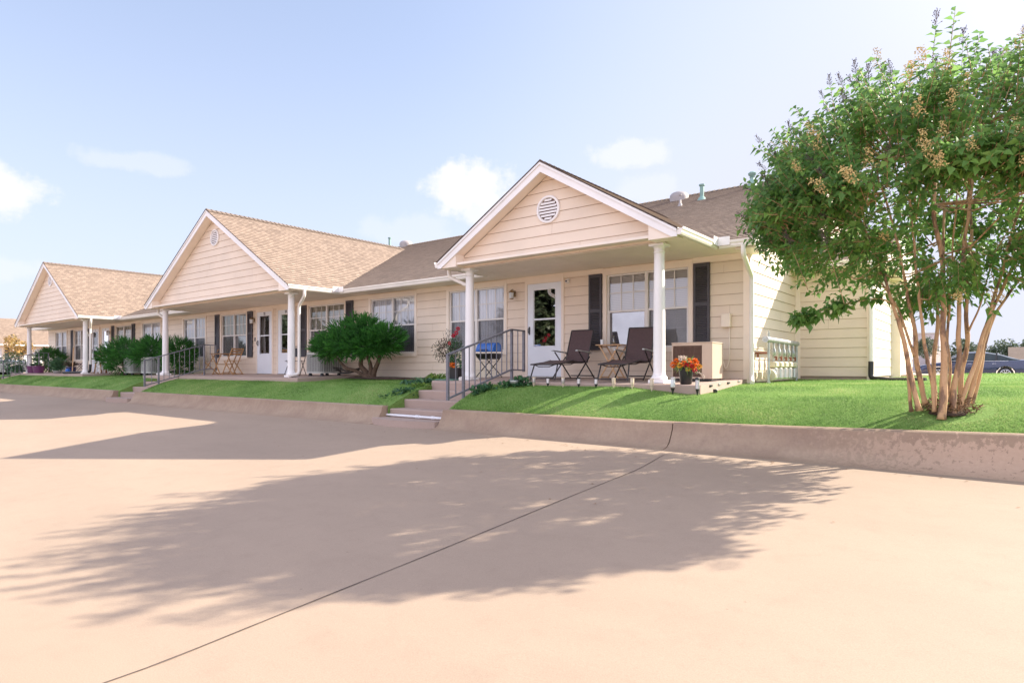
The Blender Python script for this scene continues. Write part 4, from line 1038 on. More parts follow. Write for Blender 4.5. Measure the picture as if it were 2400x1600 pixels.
# ------------------------------------------------------------ vehicles
def vehicle(name, label, cat, loc, rz, stations, belt, paint, wheel_x, wr, hw, zs, glass_rng, truck=False):
    """x forward. stations: (x, half width, z belt/upper body); greenhouse: glass_rng list of (x, z roof, half width at roof)"""
    t = thing(name, label, cat, loc, rz)
    b = MB(); rings = []
    def arch(x):
        z = zs
        for wx in wheel_x:
            d = abs(x-wx); R = wr*1.17
            if d < R: z = max(z, wr+math.sqrt(R*R-d*d)*.98)
        return z
    X = sorted(set([s[0] for s in stations]+[wx+wr*1.17*math.cos(math.pi*k/10) for wx in wheel_x for k in range(11)]))
    def lerp(x, k):
        for p, q in zip(stations, stations[1:]):
            if p[0] <= x <= q[0]:
                f = (x-p[0])/(q[0]-p[0]); return p[k]+(q[k]-p[k])*f
        return stations[-1][k]
    for x in X:
        h, z = lerp(x, 1), lerp(x, 2); a = arch(x); zm = max(a+.02, zs+(z-zs)*.55)
        rings.append([(x, -h*.94, a), (x, -h, max(a+.01, (a+zm)/2)), (x, -h, zm), (x, -h*.965, z-.05), (x, -h*.90, z), (x, -h*.45, z+.035), (x, 0, z+.045), (x, h*.45, z+.035), (x, h*.90, z), (x, h*.965, z-.05), (x, h, zm), (x, h, max(a+.01, (a+zm)/2)), (x, h*.94, a)])
    b.loft(rings, True); b.build('body', paint, t, world=False, smooth=True, auto=38)
    g = glass_rng; b = MB(); rings = []
    for x, z, h in g:
        zb = belt-.03 if True else 0; rings.append([(x, -h*1.13 if z > zb+.1 else -h*1.1, zb), (x, -h, z-.05 if z > zb+.1 else z), (x, -h*.75, z), (x, 0, z+.015), (x, h*.75, z), (x, h, z-.05 if z > zb+.1 else z), (x, h*1.13 if z > zb+.1 else h*1.1, zb)])
    b.loft(rings, True); b.build('windows', M['carglass'], t, world=False, smooth=True, auto=38)
    roof = [s for s in g if s[1] > max(q[1] for q in g)-.13]; b = MB()
    b.loft([[(x, -h-.008, z-.055), (x, -h*.75, z+.008), (x, 0, z+.024), (x, h*.75, z+.008), (x, h+.008, z-.055), (x, 0, z-.03)] for x, z, h in roof]); b.build('roof', paint, t, world=False, smooth=True, auto=38)
    for i in range(len(g)-1):
        pass
    for fx_ in ([.5] if truck else [-.12, -1.02, .62]):
        b = MB()
        for s in (-1, 1):
            h = g[0][2]; zz = [q for q in g if abs(q[0]-fx_) < 3]
            z = max(q[1] for q in g)-.07; hh = max(q[2] for q in g)
            b.hexa([(fx_-.035, s*(hh*1.125+.006), belt-.02), (fx_+.035, s*(hh*1.125+.006), belt-.02), (fx_+.035, s*(hh*1.125-.02), belt-.02), (fx_-.035, s*(hh*1.125-.02), belt-.02)], [(fx_-.03-.03, s*(hh+.006), z), (fx_+.03-.03, s*(hh+.006), z), (fx_+.03-.03, s*(hh-.02), z), (fx_-.03-.03, s*(hh-.02), z)])
        b.build('pillar', M['black'], t, world=False)
    for s in (-1, 1):
        hh = max(q[2] for q in g)*1.135+.012; hb = max(st[1] for st in stations)
        if not truck:
            b = MB(); b.tube([(g[1][0]+.1, s*hh, belt+.005), (0, s*(hh+.012), belt+.002), (g[-2][0]-.0, s*hh, belt+.03)], .012, 6)
            b.tube([(g[-2][0], s*hh, belt+.03), (g[-3][0]-.05, s*(hh-.05), belt+.24), (g[-4][0], s*(hh-.11), max(q[1] for q in g)-.06), (.55, s*(hh-.11), max(q[1] for q in g)-.08)], .011, 6); b.build('chrome_strip', M['chrome'], t, world=False, smooth=True)
            for x in (-.95, .05):
                b = MB(); b.tube([(x-.08, s*(hb+.0), belt-.13), (x, s*(hb+.02), belt-.125), (x+.08, s*(hb+.0), belt-.13)], .012, 6); b.build('door_handle', M['chrome'], t, world=False)
        for x in wheel_x:
            b = MB(); b.lathe([(wr*.62, -.10), (wr*.93, -.105), (wr, -.07), (wr, .07), (wr*.93, .105), (wr*.66, .10)], (0, 0, 0), 30, 'y'); b.v = [(p+x, q+s*(hw-.13), r+wr) for p, q, r in b.v]
            w = b.build('wheel', M['rubber'], t, world=False, smooth=True, auto=40)
            b = MB(); yo = s*(hw-.13+.085)
            rg = [[(x+r*math.cos(2*math.pi*j/24), yo+s*o_, wr+r*math.sin(2*math.pi*j/24)) for j in range(24)] for r, o_ in ((wr*.66, .02), (wr*.60, .028), (wr*.57, -.03))]; b.loft(rg, cap=False)
            for k in range(10):
                a = 2*math.pi*k/10; b.bar((x+.03*math.cos(a), yo+s*.012, wr+.03*math.sin(a)), (x+wr*.6*math.cos(a), yo+s*.012, wr+wr*.6*math.sin(a)), .03, .02, (0,1,0))
            b.lathe([(.05, -.02), (.05, .02), (.03, .03)], (0,0,0), 12, 'y'); k0 = len(b.v)-36; b.v[k0:] = [(p+x, q+yo, r+wr) for p, q, r in b.v[k0:]]
            b.build('rim', M['alloy'], w, world=False, smooth=True, auto=40)
    xf, xb = stations[-1][0], stations[0][0]
    for s in (-1, 1):
        h = stations[-2][1]; b = MB(); b.hexa([(xf-.28, s*h*.985, .62), (xf-.05, s*h*.72, .60), (xf-.05, s*h*.72, .70), (xf-.32, s*h*.97, .74)], [(xf-.28, s*h*1.005, .62), (xf-.02, s*h*.74, .60), (xf-.02, s*h*.74, .70), (xf-.32, s*h*1.0, .74)]); b.build('headlight', M['glassware'], t, world=False)
        h = stations[1][1]; b = MB(); b.hexa([(xb+.03, s*h*.6, .80), (xb+.22, s*h*.99, .80), (xb+.26, s*h*.99, .93), (xb+.03, s*h*.6, .93)], [(xb-.015, s*h*.62, .80), (xb+.22, s*h*1.01, .80), (xb+.26, s*h*1.01, .93), (xb-.015, s*h*.62, .93)]); b.build('tail_light', M['taillamp'], t, world=False)
        b = MB(); b.bbox(.98, 1.12, s*(hw+.08)-.07, s*(hw+.08)+.07, belt-.02, belt+.11, .03); b.build('mirror', paint, t, world=False)
    return t
vehicle('parked_car', 'dark blue four-door saloon parked on the road behind the lawn', 'car', (-1.28, 40.8, -.40), R_(180),
        [(-2.42, .72, .80), (-2.36, .82, .98), (-2.1, .88, 1.02), (-1.5, .91, .99), (-.6, .92, .96), (.4, .92, .93), (1.1, .91, .92), (1.6, .90, .86), (2.1, .86, .76), (2.36, .74, .68), (2.44, .6, .58)], .97,
        M['carblue'], (-1.40, 1.40), .335, .90, .20,
        [(-2.0, 1.03, .66), (-1.62, 1.16, .68), (-1.2, 1.32, .63), (-.7, 1.42, .60), (-.2, 1.46, .60), (.3, 1.43, .60), (.7, 1.28, .64), (1.1, 1.07, .70), (1.3, .96, .72)])
vehicle('pickup_truck', 'white pickup truck parked side-on beyond the farthest porch', 'pickup truck', (-45.8, 8.85, -.39), R_(90),
        [(-2.75, .90, 1.0), (-2.7, .97, 1.08), (-.9, .98, 1.08), (.9, .98, 1.06), (1.1, .98, 1.06), (2.2, .96, 1.02), (2.55, .92, .92), (2.66, .82, .78)], 1.08,
        M['carwhite'], (-1.7, 1.75), .38, .97, .38,
        [(-.95, 1.1, .80), (-.9, 1.75, .70), (-.4, 1.82, .68), (.2, 1.80, .68), (.5, 1.7, .70), (1.0, 1.1, .80)], True)

# ------------------------------------------------------------ far buildings
def far_house():
    t = thing('neighbour_building', 'second cream building with tan roof beyond the far left end', 'building', (-72, 22, -.4))
    # long roof: ridge along y, eave facing +x
    x0, x1, y0, y1 = -79.6, -70.0, 12.5, 30; cx = (x0+x1)/2; zr, ze = 4.95, 2.35; h = (x1-x0)/2; ms = math.hypot(h, zr-ze)
    for sg in (1, -1): lapped((cx+sg*h, y0, ze), (0,1,0), (-sg*h/ms, 0, (zr-ze)/ms), (sg*(zr-ze)/ms, 0, h/ms), rows_roof(ms), lambda s: [(0, y1-y0)], .013, 'gable_roof', M['shingle'], t, uv=True)
    b = MB(); b.prism([(x0+.02, ze-.02), (cx, zr-.02), (x1-.02, ze-.02), (cx, zr-.14)], 'y', y0+.01, y1-.01); b.build('roof_deck', M['trim'], t)
    b = MB(); b.box(x0+.5, x1-.9, y0+.5, y1-.4, -.4, 2.3); b.poly([(x0+.4, y0+.3, 2.3), (x1-.4, y0+.3, 2.3), (cx, y0+.3, zr-.3)]); b.build('wall', M['siding'], t)
    b = MB(); b.box(x1-.06, x1+.06, y0, y1, ze-.11, ze+.01); b.box(x0+.3, x1-.06, y0+.1, y1, 2.3, 2.34); b.build('gutter', M['gutter'], t)
    for y in (13.2, 16.5, 21, 25): 
        b = MB(); b.lathe([(.12, -.35), (.10, -.2), (.09, 2.2), (.12, 2.26)], (x1-.3, y, 0), 14); b.build('porch_column', M['white'], t)
    for i, y in enumerate((14.2, 17.2, 19.6, 22.5, 25.4)):
        x = x1-.9; b = MB(); b.box(x, x+.03, y, y+1.7, .4, 2.1); w = b.build('window', M['trim'], t)
        b = MB(); b.box(x+.03, x+.035, y+.12, y+.81, .5, 2.0); b.box(x+.03, x+.035, y+.89, y+1.58, .5, 2.0); b.build('pane', M['blindw'], w)
    for y in (16.0, 18.95, 22.1): b = MB(); b.box(x1-.9, x1-.86, y, y+.32, .4, 2.1); b.build('shutter', M['shutter'], t)
    # smaller cross gable facing the drive
    gx, gh, gy = -62.4, 4.2, 19.6; ge, gr = 2.35, 4.9
    for sg in (1, -1):
        ms2 = math.hypot(gh, gr-ge); lapped((gx+sg*gh, gy, ge), (0,1,0), (-sg*gh/ms2, 0, (gr-ge)/ms2), (sg*(gr-ge)/ms2, 0, gh/ms2), rows_roof(ms2), lambda s: [(0, 9)], .013, 'gable_roof', M['shingle'], t, uv=True)
        b = MB(); b.hexa([(gx, gy-.03, gr-.02), (gx+sg*gh, gy-.03, ge-.02), (gx+sg*gh, gy-.03, ge-.14), (gx, gy-.03, gr-.2)], [(gx, gy+.02, gr-.02), (gx+sg*gh, gy+.02, ge-.02), (gx+sg*gh, gy+.02, ge-.14), (gx, gy+.02, gr-.2)]); b.build('rake_board', M['white'], t)
    lapped((gx-gh, gy+.3, 0), (1,0,0), (0,0,1), (0,-1,0), rows_of(2.25, gr-.3, .2), lambda s: [(max(.45, (s-ge+.15)/(gr-ge)*gh), min(2*gh-.45, 2*gh-(s-ge+.15)/(gr-ge)*gh))], .014, 'gable_siding', M['siding'], t)
    b = MB(); b.box(gx-gh+.05, gx+gh-.05, gy+.1, gy+9, 2.2, 2.24); b.build('porch_ceiling', M['soffit'], t)
    b = MB(); b.box(-72, -56, gy+2.3, gy+9, -.4, 2.2); b.build('wall', M['siding'], t)
    for x in (gx-3.6, gx+3.6): b = MB(); b.lathe([(.12, -.35), (.10, -.2), (.09, 2.15), (.12, 2.2)], (x, gy+.45, 0), 14); b.build('porch_column', M['white'], t)
far_house()
t = thing('warehouse', 'large plain mauve grey building far off behind the car', 'building', (-20, 150, -.4))
b = MB(); b.box(-34, -9.4, 143, 165, -.4, 6.75); b.build('wall', M['warehouse'], t); b = MB(); b.box(-34.3, -9.2, 142.8, 165.2, 6.751, 7.0); b.build('parapet', M['acgrey'], t)
b = MB(); b.box(-10.6, -8.9, 139, 142.9, -.4, 3.3); b.build('annex', M['trim'], t)
b = MB(); b.box(-12.9, -12.3, 150, 151, 7.0, 7.9); b.build('rooftop_unit', M['acgrey'], t)
t = thing('bungalow', 'distant house with a low brown roof behind the boot of the blue car', 'house', (8, 108, -.4))
b = MB(); b.box(1.4, 22, 104.5, 112, -.4, 1.2); b.build('wall', M['siding'], t); b = MB(); b.prism([(103.8, 1.15), (112.6, 1.15), (108.2, 3.05)], 'x', .6, 22.8); b.build('roof', M['shingle'], t)
me_ = t
# ------------------------------------------------------------ vegetation helpers (numpy)
def frames(D):
    D = D/np.linalg.norm(D, axis=1, keepdims=True); up = np.tile([0., 0., 1.], (len(D), 1)); bad = np.abs(D[:, 2]) > .95; up[bad] = [1, 0, 0]
    S_ = np.cross(D, up); S_ /= np.linalg.norm(S_, axis=1, keepdims=True); U_ = np.cross(S_, D); return D, S_, U_
def leaves(P, D, ln, wd, fold=.25, droop=.15, roll=None):
    """folded leaf of 2 quads: base, side, tip, side and midrib"""
    n = len(P); D, S_, U_ = frames(D)
    a = rng.uniform(-.9, .9, n) if roll is None else roll; c, s = np.cos(a)[:, None], np.sin(a)[:, None]; S2 = S_*c+U_*s; U2 = U_*c-S_*s
    ln = np.broadcast_to(ln, n)[:, None]; wd = np.broadcast_to(wd, n)[:, None]
    b0 = P; m = P+D*ln*.5-U2*ln*.02; tip = P+D*ln-np.array([0, 0, 1])*ln*droop
    l1 = P+D*ln*.42+S2*wd*.5+U2*wd*fold; r1 = P+D*ln*.42-S2*wd*.5+U2*wd*fold
    V = np.stack([b0, l1, tip, m, r1], 1).reshape(-1, 3); i = np.arange(n)[:, None]*5
    F_ = np.concatenate([i+np.array([[0, 3, 2, 1]]), i+np.array([[0, 4, 2, 3]])], 0); return V, F_
def blades(P, D, ln, wd, bend=.3, seg=2):
    """narrow tapering blade, 2 segments"""
    n = len(P); D, S_, U_ = frames(D); a = rng.uniform(0, np.pi, n); S2 = S_*np.cos(a)[:, None]+U_*np.sin(a)[:, None]
    ln = np.broadcast_to(ln, n)[:, None]; wd = np.broadcast_to(wd, n)[:, None]; g = np.array([0, 0, -1.])
    m = P+D*ln*.55+g*ln*bend*.25; tip = P+D*ln*.95+g*ln*bend
    V = np.stack([P-S2*wd*.35, P+S2*wd*.35, m+S2*wd*.5, m-S2*wd*.5, tip+S2*wd*.08, tip-S2*wd*.08], 1).reshape(-1, 3); i = np.arange(n)[:, None]*6
    return V, np.concatenate([i+np.array([[0, 1, 2, 3]]), i+np.array([[3, 2, 4, 5]])], 0)
def join(parts):
    V = []; F_ = []; o = 0
    for v, f in parts: V.append(v); F_.append(f+o); o += len(v)
    return np.concatenate(V), np.concatenate(F_)
def unit(n):
    v = rng.normal(size=(n, 3)); return v/np.linalg.norm(v, axis=1, keepdims=True)
def put(name, vf, mat, parent): 
    V, F_ = vf; o = wloc(parent) if parent else Vector(); return fastmesh(name, V-np.array(o)[None], F_, mat, parent)

# ------------------------------------------------------------ the crape myrtle
TC = np.array([-.50, 8.75, 0.]); RV = np.array([.786, .618, 0]); FV = np.array([-.618, .786, 0])
T = thing('crape_myrtle', 'tall multi-stemmed flowering tree with peeling bark on the right lawn', 'tree', (-.50, 8.72, -.27))
stems = [[(-0.809, 8.458, -0.27), (-0.851, 8.425, 0.043), (-0.867, 8.413, 0.337)],
[(-0.752, 8.375, -0.25), (-0.828, 8.316, 0.287), (-0.908, 8.253, 0.721), (-0.953, 8.217, 0.866), (-1.059, 8.134, 1.3), (-1.3, 8.0, 2.0)],
[(-0.695, 8.611, -0.2), (-0.772, 8.551, 0.288), (-0.788, 8.538, 0.534), (-0.842, 8.496, 0.928), (-0.927, 8.429, 1.519), (-1.1, 8.5, 2.3)],
[(-0.597, 8.434, -0.26), (-0.612, 8.422, 0.047), (-0.668, 8.378, 0.382), (-0.694, 8.357, 0.574), (-0.732, 8.328, 1.005), (-0.788, 8.283, 1.675), (-.85, 8.2, 2.6)],
[(-0.529, 8.361, -0.34), (-0.51, 8.375, 0.05), (-0.506, 8.378, 0.522), (-0.514, 8.372, 0.852), (-0.536, 8.355, 1.466), (-0.592, 8.311, 2.032), (-.55, 8.5, 3.0)],
[(-0.63, 8.853, -0.23), (-0.622, 8.859, 0.289), (-0.607, 8.872, 0.641), (-0.591, 8.884, 1.043), (-0.532, 8.931, 1.747), (-.6, 9.2, 2.7)],
[(-0.435, 8.497, -0.33), (-0.413, 8.515, 0.048), (-0.383, 8.539, 0.381), (-0.391, 8.533, 0.666), (-0.376, 8.544, 0.999), (-0.327, 8.583, 1.665), (-.2, 8.6, 2.9)],
[(-0.394, 8.975, -0.24), (-0.367, 8.996, 0.189), (-0.328, 9.027, 0.539), (-0.328, 9.027, 1.038), (-0.292, 9.055, 1.737), (-.3, 9.4, 2.6)],
[(-0.386, 8.6, -0.29), (-0.307, 8.662, 0.047), (-0.239, 8.715, 0.263), (-0.186, 8.757, 0.574), (-0.073, 8.846, 1.005), (0.077, 8.964, 1.675), (.3, 9.1, 2.6)],
[(-0.336, 8.83, -0.28), (-0.263, 8.887, 0.043), (-0.21, 8.929, 0.288), (-0.152, 8.975, 0.581), (-0.052, 9.053, 0.997), (0.194, 9.247, 1.608), (.5, 9.5, 2.3)],
[(-0.318, 8.972, -0.3), (-0.232, 9.039, -0.019), (-0.189, 9.073, 0.289), (-0.096, 9.146, 0.735), (-0.006, 9.217, 0.983), (0.353, 9.499, 1.528), (.8, 9.8, 2.1)],
[(-0.503, 9.016, -0.22), (-0.491, 9.026, 0.29), (-0.507, 9.013, 0.644), (-0.491, 9.026, 1.049), (-0.468, 9.045, 1.555), (-.4, 9.0, 2.5)],
[(-0.784, 8.541, 0.362), (-0.896, 8.453, 0.707), (-0.997, 8.374, 1.027), (-1.3, 8.2, 1.5)],
[(-0.318, 8.972, 0.636), (-0.279, 9.002, 0.735), (-0.193, 9.07, 1.032), (-0.076, 9.162, 1.528), (.2, 9.5, 2.2)],
[(-0.95, 8.24, 0.93), (-1.05, 7.95, .99), (-1.222, 7.815, 0.97), (-1.482, 7.611, 0.90), (-1.705, 7.436, 0.80), (-1.79, 7.38, 0.77)]]
r0s = [.03, .036, .038, .032, .052, .034, .046, .040, .036, .038, .030, .026, .022, .018, .012]
def smooth_path(pts, k=5):
    P = [Vector(p) for p in pts]; out = []
    for i in range(len(P)-1):
        a, b_, c, d = P[max(i-1, 0)], P[i], P[i+1], P[min(i+2, len(P)-1)]
        for j in range(k):
            t = j/k; out.append(.5*((2*b_)+(c-a)*t+(2*a-5*b_+4*c-d)*t*t+(3*b_-a-3*c+d)*t*t*t))
    out.append(P[-1]); return out
for i, (st, r0) in enumerate(zip(stems, r0s)):
    pth = smooth_path(st, 6); n = len(pth); pth = [p+Vector((noise.noise(p*3+Vector((i, 0, 0)))*.022, noise.noise(p*3+Vector((0, i, 7)))*.022, 0)) for p in pth]
    rr = [r0*.74*(1-.62*(k/(n-1))**1.2)*(1+.22*noise.noise(p*7))*(1.25 if k == 0 else 1) for k, p in enumerate(pth)]
    b = MB(); b.tube(pth, rr, 12); b.build('trunk' if i < 12 else 'branch', M['bark'], T, smooth=True)
# shaggy peeled bark and litter at the foot
Vp = []; n = 520; a = rng.uniform(0, 2*np.pi, n); rr = .31*np.sqrt(rng.uniform(.02, 1, n)); P = np.stack([-.48+rr*np.cos(a), 8.70+rr*np.sin(a)*.95, -.28+rng.uniform(0, .26, n)*(1-rr/.42)], 1)
D = unit(n); D[:, 2] = np.abs(D[:, 2])*.9
put('peeled_bark', blades(P, D, rng.uniform(.04, .11, n), rng.uniform(.008, .02, n), .1), simple('peeled_bark', (.20, .115, .06), .85, .6, 30), T)
b = MB(); rs = []
for k, (r, z) in enumerate(((.56, -.06), (.42, .03), (.30, .12), (.16, .17), (.04, .18))):
    rs.append([(-.48+r*(1+.16*math.sin(3*q+k)+.08*math.sin(7*q))*math.cos(q), 8.70+r*(1+.16*math.sin(3*q+k))*math.sin(q), -.275+z*.35) for q in [2*math.pi*j/26 for j in range(26)]])
rs = [[(x*.5-.48*.5, y*.5+8.70*.5, z) for x, y, z in r] for r in rs]; b.loft(rs); b.build('root_mound', M['soil'], T, smooth=True)

tl = np.array([-2.0, -1.9, -1.75, -1.5, -1.2, -.9, -.6, -.2, .15, .5, .9, 1.2, 1.5, 1.8, 2.1]); tz = np.array([1.9, 2.2, 2.52, 2.76, 2.9, 3.1, 3.28, 3.24, 3.42, 3.35, 3.25, 3.75, 4.1, 3.6, 2.3])
bl = np.array([-2.0, -1.9, -1.75, -1.6, -1.4, -1.2, -.85, -.6, -.2, .15, .6, .9, 1.35, 1.7, 2.1]); bz = np.array([1.9, 1.82, 1.72, 1.62, 1.52, 1.42, 1.26, 1.08, 1.06, 1.08, 1.12, 1.2, 1.45, 1.7, 2.2])
def top_z(l, d):
    rho = np.hypot(l, d)/np.where(np.abs(d) > np.abs(l), .9, 1); w = .5+.5*l/np.maximum(rho, 1e-6); return w*np.interp(rho, tl, tz)+(1-w)*np.interp(-rho, tl, tz)
def bot_z(l, d):
    rho = np.hypot(l, d); w = .5+.5*l/np.maximum(rho, 1e-6); return w*np.interp(rho, bl, bz)+(1-w)*np.interp(-rho, bl, bz)
# shoots
sh = []; tries = 0
while len(sh) < 2550 and tries < 90000:
    tries += 1
    th = random.uniform(0, 2*math.pi); rho = 2.1*math.sqrt(random.random()); l, d = rho*math.cos(th), rho*math.sin(th)*.93
    t1, b1 = float(top_z(l, d)), float(bot_z(l, d))
    if t1-b1 < .05: continue
    f = random.random(); z = b1+(t1-b1)*f
    edge = max(abs(2*f-1), rho/2.1)
    if random.random() > (.40 if edge < .62 else 1): continue
    p = TC+RV*l+FV*d+np.array([0, 0, z]); q = Vector(p)
    if noise.noise(q*1.25+Vector((3.1, 0, 0))) < -.14 or noise.noise(q*3.1+Vector((0, 5.3, 0))) < -.05: continue
    out = Vector((p[0]-TC[0], p[1]-TC[1], (z-1.9)*.9)); out.normalize()
    dr = (out*1.0+Vector((0, 0, .55 if z > 1.7 else -.05))+Vector(unit(1)[0])*.55).normalized()
    sh.append((q, dr if random.random() > .12 or z < 2.2 else (dr+Vector((0, 0, 1.2))).normalized(), random.uniform(.26, .46) if random.random() > .15 or z < 2.2 else random.uniform(.5, .75)))
special = [(-2.1, -.1, 2.3, .5), (-1.95, .1, 2.7, .5), (-1.7, .2, 3.0, .6), (-1.35, -.3, 3.15, .6), (-1.0, 0, 3.45, .75), (-.62, .2, 3.65, .7), (-.2, -.1, 3.62, .7), (.18, 0, 4.0, .95), (.3, .15, 3.7, .6), (.68, .1, 3.80, .7), (.95, -.2, 3.55, .6), (1.5, 0, 3.3, .6), (-1.95, -.3, 1.6, .5), (-1.8, -.8, 1.5, .6), (-.9, -1.3, 2.9, .6), (.3, -1.5, 3.0, .6)]
tips = []
for l, d, z, ln in special:
    e = Vector(TC+RV*l+FV*d+np.array([0, 0, z])); dr = Vector(RV*(l*.22)+FV*(d*.2)+np.array([0, 0, 1.0])).normalized(); sh.append((e-dr*ln, dr, ln)); tips.append((e, dr))
low = smooth_path(stems[-1], 6)
P = []; D = []; TW = MB()
for q, dr, ln in sh:
    side = dr.cross(Vector((.13, .31, .94))).normalized(); u2 = side.cross(dr); k = int(ln/.026); ph = random.uniform(0, 3)
    TW.tube([q-dr*.05, q+dr*ln*.5+Vector((0, 0, .015)), q+dr*ln], [.005, .004, .002], 3, False)
    for i in range(k):
        s = i/k; base = q+dr*ln*s+Vector((0, 0, .03*math.sin(s*3)))
        aa = ph+i*2.4; o_ = side*math.cos(aa)+u2*math.sin(aa)
        P.append(base); D.append((o_*1.0+dr*.5+Vector((0, 0, -.12))).normalized())
for i in range(len(low)-1):
    for _ in range(4):
        if i < 5: continue
        P.append(low[i].lerp(low[i+1], random.random())+Vector(unit(1)[0])*.015); D.append(Vector(unit(1)[0])+Vector((-.3, -.25, -.35)))
for (c_, rr_, n_) in ((low[-8], .11, 70), (low[-14], .14, 90), (low[-2], .10, 60)):
    for _ in range(n_): P.append(c_+Vector(unit(1)[0])*rr_*random.random()**.6); D.append(Vector(unit(1)[0])+Vector((0, 0, -.3)))
P = np.array(P); D = np.array(D); n = len(P)
put('crown', leaves(P, D, rng.uniform(.068, .115, n), rng.uniform(.042, .068, n), .2, .2), M['leaf'], T)
# inner boughs
for (q, dr, ln) in sh[::22]:
    best = min(((q-smoothp).length, smoothp) for st in stems[:12] for smoothp in [Vector(x) for x in st[3:]])[1] if True else None
    mid = (best+q)/2+Vector((0, 0, -.12)); TW.tube([best, mid, q], [.012, .009, .005], 5, False)
TW.build('twigs', M['bark'], T, smooth=True)
# seed heads
def seed_mesh():
    b = MB(); 
    for _ in range(42):
        a = random.uniform(0, 2*math.pi); h = random.random(); r = .055*(1-h*.55)*random.uniform(.4, 1); c = Vector((r*math.cos(a), r*math.sin(a), .015+h*.15)); k = .0052
        n = len(b.v); b.v += [tuple(c+Vector(v)*k) for v in ((1,0,0),(-1,0,0),(0,1,0),(0,-1,0),(0,0,1.2),(0,0,-1.2))]
        for f in ((0,2,4),(2,1,4),(1,3,4),(3,0,4),(2,0,5),(1,2,5),(3,1,5),(0,3,5)): b.f.append(tuple(n+x for x in f)); b.m.append(0)
        b.tube([(0, 0, h*.11), tuple(c)], .0009, 3, False)
    b.tube([(0, 0, -.03), (0, 0, .15)], .002, 4, False)
    me = b.build('seed_head', M['seed'], None); d = me.data; bpy.data.objects.remove(me); return d
def pan_mesh():
    n = 90; hh = rng.random(n); a = rng.uniform(0, 2*np.pi, n); r = .055*(1-hh*.5)*rng.uniform(.2, 1, n); Pp = np.stack([r*np.cos(a), r*np.sin(a), hh*.16-.02], 1)
    V, F_ = leaves(Pp, unit(n), rng.uniform(.012, .024, n), .010, .3, 0); o = fastmesh('flower_cluster', V, F_, M['panicle']); d = o.data; bpy.data.objects.remove(o); return d
sm_ = [seed_mesh() for _ in range(4)]; pm_ = [pan_mesh() for _ in range(4)]
def attach(me, name, p, dr, sc):
    o = bpy.data.objects.new(name, me); COL.objects.link(o); o.parent = T; o.location = Vector(p)-T.location; o.rotation_mode = 'QUATERNION'; o.rotation_quaternion = dr.to_track_quat('Z', 'Y'); o.scale = (sc,)*3; return o
for e, dr in tips: attach(random.choice(sm_), 'seed_head', e-dr*.02, dr, 1.15)
ups = [s for s in sh[:2550] if (s[0]+s[1]*s[2]).z > 2.35 and s[1].z > .35]; random.shuffle(ups)
def lat(s): v = s[0]-Vector(TC); return v.dot(Vector(RV))
sel = sorted(ups, key=lambda s: -(s[0].z+s[1].z*s[2]) + .9*random.random() + (.0 if lat(s) > -.4 else -.55))[:60]
for s in sel: attach(random.choice(sm_), 'seed_head', s[0]+s[1]*(s[2]-.01), (s[1]+Vector((0, 0, .5))).normalized(), random.uniform(.7, 1.15))
lf = sorted([s for s in sh[:2550] if lat(s) < -1.35], key=lambda s: random.random())[:20]
for s in lf: attach(random.choice(sm_), 'seed_head', s[0]+s[1]*(s[2]), s[1], random.uniform(.6, .95))
fr_ = [s for s in sh[:2550] if (s[0]-Vector(TC)).dot(Vector(FV)) < -.2 and 1.3 < s[0].z < 3.2]; random.shuffle(fr_)
for s in fr_[:88]: attach(random.choice(pm_), 'flower_cluster', s[0]+s[1]*(s[2]+.02), (s[1]+Vector((0, 0, .3))).normalized(), random.uniform(.8, 1.45))

# ------------------------------------------------------------ junipers
def juniper(name, label, base, blobs, trunk, n, parent_loc=None, ln=(.16, .30), lean=(0, 0)):
    t = thing(name, label, 'shrub', base, group='clipped junipers against the wall')
    P = []; D = []; wts = [bb[3]*bb[4] for bb in blobs]
    for i in range(n):
        cx, cy, cz, rx, rz_r, ry = *random.choices(blobs, wts)[0],
        u = Vector(unit(1)[0]); p = Vector((cx+u.x*rx*.8, cy+u.y*ry*.8, cz+u.z*rz_r*.8)); L0 = random.uniform(*ln)
        dr = (Vector((u.x/1, u.y/1, u.z*.75+.38))+Vector(unit(1)[0])*.4+Vector((lean[0], 0, 0))).normalized()
        k = 15
        for j in range(k):
            s = j/k; base_ = p+dr*L0*s; P.append(base_); D.append((dr*2.1+Vector(unit(1)[0])*.75).normalized()*(1.0-.3*s))
    P = np.array(P); D = np.array(D); m = len(P)
    put('foliage', blades(P, D, rng.uniform(.07, .14, m), rng.uniform(.010, .019, m), .0), M['juniper'], t)
    for pts, r in trunk:
        pth = smooth_path(pts, 4); nn = len(pth); b = MB(); b.tube(pth, [r*(1-.55*k/(nn-1)) for k in range(nn)], 8); b.build('trunk', M['darkbark'], t, smooth=True)
    return t
